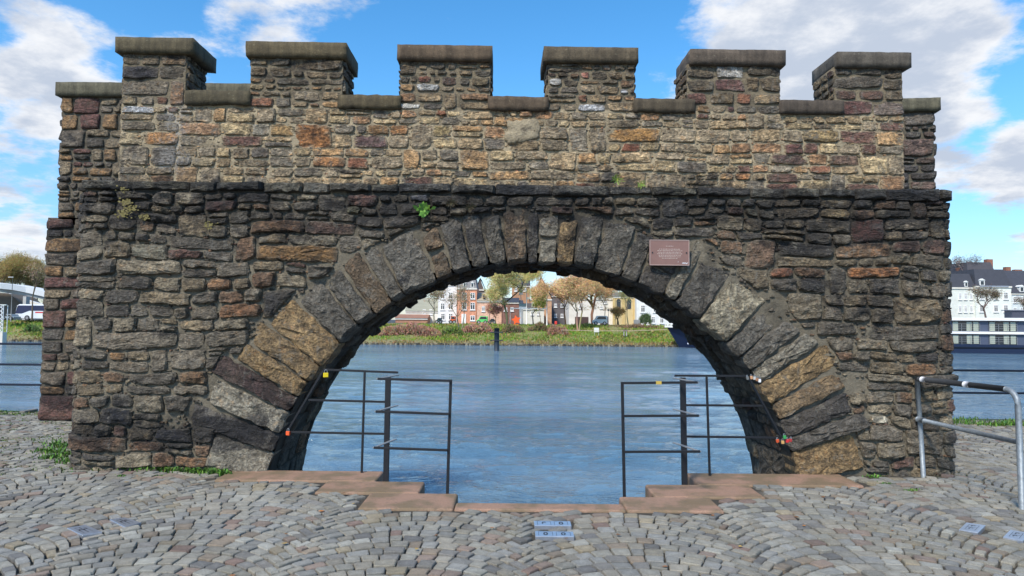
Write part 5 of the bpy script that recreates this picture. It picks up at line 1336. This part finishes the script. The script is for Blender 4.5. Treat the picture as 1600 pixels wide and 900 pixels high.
# ------------------------------------------------------------------ hotel ship
bow = at_y(1044, 512, 96); sA = at_y(1068, 545.5, 95.2); B2 = Vector((at_y(1600, 520, 87.5).x, 87.5, 0)); B1 = Vector((bow.x, 96, 0))
ang = atan2(B2.y - B1.y, B2.x - B1.x)
ship = thing('hotel_ship', 'long navy and white river cruise ship moored on the far side with two cabin decks', 'river ship', (B1.x, B1.y, WZ), ang)
LS = 78; Hd = bow.z - WZ
sx = (sA.x - B1.x) / cos(ang)
hl = MB(); nst = 24; W_ = 5.2
def zs(py, px=1545): return at_y(px, py, 88.2).z - WZ
def sheer(x):
    t = max(0, min(1, (x - 3) / 11)); t = t * t * (3 - 2 * t); return Hd + (zs(540.5) - Hd) * t
for i in range(nst + 1):
    t_ = i / nst; x = LS * t_; 
    wd = W_ * min(1, (max(0, x) / 9) ** .6 if x > 0 else 0); top = sheer(x)
    xb = sx + (LS - sx) * t_; wb = W_ * min(1, (max(0, xb - sx) / 12) ** .7)
    hl.v += [(x, 0 + W_ - wd, top), (x, W_ + wd, top), (xb, W_ - wb, -.4), (xb, W_ + wb, -.4)]; hl.c += [(.5,) * 3] * 4
for i in range(nst):
    a_ = i * 4; hl.f += [(a_, a_ + 2, a_ + 6, a_ + 4), (a_ + 1, a_ + 5, a_ + 7, a_ + 3), (a_, a_ + 4, a_ + 5, a_ + 1)]
hl.build('hull', 'navy', ship, False, fix=True)
bw = MB()
for i in range(9):
    x = 12 * i / 8; wd = W_ * min(1, (x / 9) ** .6); top = sheer(x)
    xo = x - .35 if i == 0 else x
    bw.v += [(xo, W_ - wd - .06, top), (xo, W_ - wd - .06, top + .28), (x, W_ + wd, top + .28)]; bw.c += [(.5,) * 3] * 3
bw.f = [(3 * i, 3 * i + 3, 3 * i + 4, 3 * i + 1) for i in range(8)] + [(3 * i + 1, 3 * i + 4, 3 * i + 5, 3 * i + 2) for i in range(8)]
bw.build('bulwark', 'white_paint', ship)
MB().tube([(1.2, W_, Hd), (1.2, W_, Hd + 1.0)], .16, 8, rgb(220, 220, 220)).build('lamp_mast', 'painted', ship)
MB().prism([(1.6, Hd - .2), (4.5, Hd - .2), (4.5, Hd + 1.5), (2.6, Hd + 1.3)], W_ - 1, W_ + 1, rgb(226, 226, 226), axis='y').build('bow_hood', 'painted', ship)
MB().box(3.4, 4.2, W_ - 1.1, W_ - 1.004, Hd + .2, Hd + .9, rgb(220, 80, 60)).build('red_marking', 'painted', ship)
MB().box(sx + .8, sx + 3.0, W_ * .56, W_ * .56 + .04, .55, .75, rgb(200, 206, 214)).build('name_strip', 'painted', ship)
def zs(py, px=1545): return at_y(px, py, 88.2).z - WZ
zt0, zt1 = zs(501), zs(496.5); zm0, zm1 = zs(522), zs(518.3); zb0 = zs(540.5)
c0 = 18
MB().box(c0, LS, .35, 2 * W_, zb0 - 1, zt0, rgb(60, 66, 90)).build('superstructure', 'grey_blue_panel', ship)
MB().box(c0 - 1, LS, -.15, 2 * W_ + .1, zt0 + .002, zt1).build('roof_deck', 'white_paint', ship)
MB().box(c0 - .5, LS, -.02, .34, zm0, zm1).build('deck_band', 'white_paint', ship)
MB().box(c0, LS, -.1, .30, zb0 - .15, zb0 + .15).build('rubbing_strake', 'navy', ship)
fmm = {}
def cabin(x, z0, z1, w):
    g = MB().box(0, w, .30, .345, 0, z1 - z0 - .1); 
    key = (round(w, 2), round(z1 - z0, 2))
    if key not in fmm:
        g_ = MB().box(0, w, .30, .34, .05, z1 - z0 - .1).mesh('window'); g_.materials.append(M['glass_dark'])
        c_ = MB().box(0, w * .19, .275, .298, .1, z1 - z0 - .18).mesh('curtain'); c_.materials.append(M['curtain'])
        b_ = MB()
        for hh_ in (.35, .6, .85): b_.box(0, w, .12, .15, hh_ * (z1 - z0) * .8, hh_ * (z1 - z0) * .8 + .03)
        for k_ in range(4): b_.box(w * k_ / 3 - .02, w * k_ / 3 + .02, .16, .19, 0, (z1 - z0) * .72)
        b_ = b_.mesh('balcony_rail'); b_.materials.append(M['grey_bar_top'])
        fmm[key] = (g_, c_, b_)
    g_, c_, b_ = fmm[key]
    for nm, me in (('window', g_), ('balcony_rail', b_)):
        o = link(nm, me, ship); o.location = (x, 0, z0)
    for k_ in (0, 2, 3):
        o = link('curtain', c_, ship); o.location = (x + w * (.03 + .25 * k_), 0, z0)
x = c0 + 1
while x < LS - 4:
    for (za, zc) in ((zb0 + .16, zm0), (zm1, zt0)): cabin(x, za, zc, 3.2)
    x += 4.3
MB().box(44.5, 47.2, 3, 5, zt1, zt1 + 1.0, rgb(60, 62, 74)).build('deck_house', 'painted', ship)
MB().box(44.2, 47.5, 2.8, 5.2, zt1 + 1.002, zt1 + 1.1, rgb(110, 114, 124)).build('deck_house_roof', 'painted', ship)

# ------------------------------------------------------------------ left: road bridge, coach, lattice mast
root = thing('road_bridge', 'pale concrete road bridge ramp passing behind the coach at the left', 'bridge', (0, 0, 0))
def strip(name, top, bot, Y0, Y1, mt, dpt=4):
    mb = MB(); n = len(top)
    for i in range(n):
        Y = Y0 + (Y1 - Y0) * i / (n - 1)
        for (px, py) in (top[i], bot[i]):
            p = at_y(px, py, Y)
            mb.v += [tuple(p), (p.x, p.y + dpt, p.z)]; mb.c += [(.5,) * 3] * 2
    for i in range(n - 1):
        a_ = 4 * i; b_ = a_ + 4
        mb.f += [(a_, b_, b_ + 2, a_ + 2), (a_ + 1, a_ + 3, b_ + 3, b_ + 1), (a_, a_ + 1, b_ + 1, b_), (a_ + 2, b_ + 2, b_ + 3, a_ + 3)]
    mb.f += [(0, 2, 3, 1), (4 * n - 4, 4 * n - 3, 4 * n - 1, 4 * n - 2)]
    mb.build(name, mt, root, fix=True)
strip('parapet', [(-60, 436), (0, 442.5), (20, 444.5), (40, 448), (70, 456), (100, 466)], [(-60, 444), (0, 451), (20, 453), (40, 457), (70, 464), (100, 474)], 126, 132, 'white_paint')
strip('deck', [(-60, 444.5), (0, 451.5), (20, 453.5), (40, 457.5), (70, 464.5), (100, 474.5)], [(-60, 452), (0, 456), (14, 458), (40, 462.5), (70, 468), (100, 480)], 126.3, 132.3, 'concrete')
strip('abutment', [(-60, 454), (-20, 456), (0, 458), (14, 459), (24, 466), (34, 476)], [(-60, 498), (-20, 498), (0, 498), (14, 498), (24, 498), (34, 498)], 132, 133, 'concrete_dark', 6)
p = at_y(37, 498, 128); q_ = at_y(37, 463, 128); MB().box(p.x - .3, p.x + .3, 128, 129, .8, q_.z).build('pier', 'concrete', root)
strip('ramp_wall', [(14, 458), (30, 465), (50, 471), (75, 478)], [(14, 461), (30, 470), (50, 480), (75, 496)], 135, 136, 'white_paint', 1)
# coach
a, b = at_y(24, 497, 111), at_y(112, 497, 111); L = b.x - a.x
bus = thing('coach', 'white touring coach with a dark blue window band parked behind the left wall end', 'coach', (a.x, 111, .86)); Hb = at_y(60, 475.5, 111).z - .86
bevel(MB().prism([(0, .3), (L, .3), (L, Hb), (.5, Hb), (.15, Hb * .9), (-.1, .9)], 0, 2.4, rgb(220, 222, 226), axis='y').build('body', 'painted', bus, fix=True), .08)
MB().prism([(-.05, Hb * .42), (1.0, Hb * .42), (2.2, Hb * .6), (L - .2, Hb * .6), (L - .2, Hb * .92), (.35, Hb * .92)], -.02, -.003, rgb(28, 36, 70), axis='y').build('window_band', 'painted', bus, fix=True)
for x in (1.9, L - 2.5):
    w_ = MB().tube([(x, -.03, .42), (x, .25, .42)], .42, 16).build('wheel', 'tyre', bus); MB().tube([(x, -.06, .42), (x, -.032, .42)], .24, 12, rgb(140, 140, 145)).build('rim', 'painted', w_)
MB().box(3.2, 4.8, -.02, -.003, Hb * .46, Hb * .54, rgb(200, 60, 60)).build('lettering_strip', 'painted', bus)
MB().tube([(.3, -.1, Hb * .85), (-.15, -.15, Hb * .7), (-.15, -.15, Hb * .55)], .05, 6, rgb(30, 30, 34)).build('mirror', 'painted', bus)
r_, h_ = pole('street_lamp', 'grey street lamp standing left of the coach', 17, 500, 433, 108, .06, (130, 130, 126), 'street lamp')
MB().box(-.7, .1, -.06, .06, h_ - .06, h_ + .06, rgb(190, 190, 186)).build('lamp_head', 'painted', r_)
lm = thing('lattice_mast', 'white lattice column standing in the water at the left picture edge', 'lattice mast', at_y(2, 533, 92))
zb, zt_ = 0, at_y(2, 477, 92).z - at_y(2, 533, 92).z; hw_ = .42; zl_ = zt_ * .25
MB().box(-hw_, hw_, -.4, .4, -1, zl_, rgb(214, 206, 190)).build('base', 'painted', lm)
for sx_ in (-hw_, hw_):
    for sy_ in (-.38, .38): MB().tube([(sx_ * .95, sy_, zl_), (sx_ * .95, sy_, zt_)], .05, 6, rgb(226, 226, 222)).build('chord', 'painted', lm)
for i in range(7):
    z0_, z1_ = zl_ + (zt_ - zl_) * i / 7, zl_ + (zt_ - zl_) * (i + 1) / 7
    for k_ in (-1, 1): MB().tube([(-hw_ * k_ * .95, -.38, z0_), (hw_ * k_ * .95, -.38, z1_)], .035, 5, rgb(226, 226, 222)).build('lattice_bar', 'painted', lm)
MB().box(-3, hw_ + .1, -.1, .1, zt_, zt_ + .12, rgb(200, 204, 196)).build('top_beam', 'painted', lm)
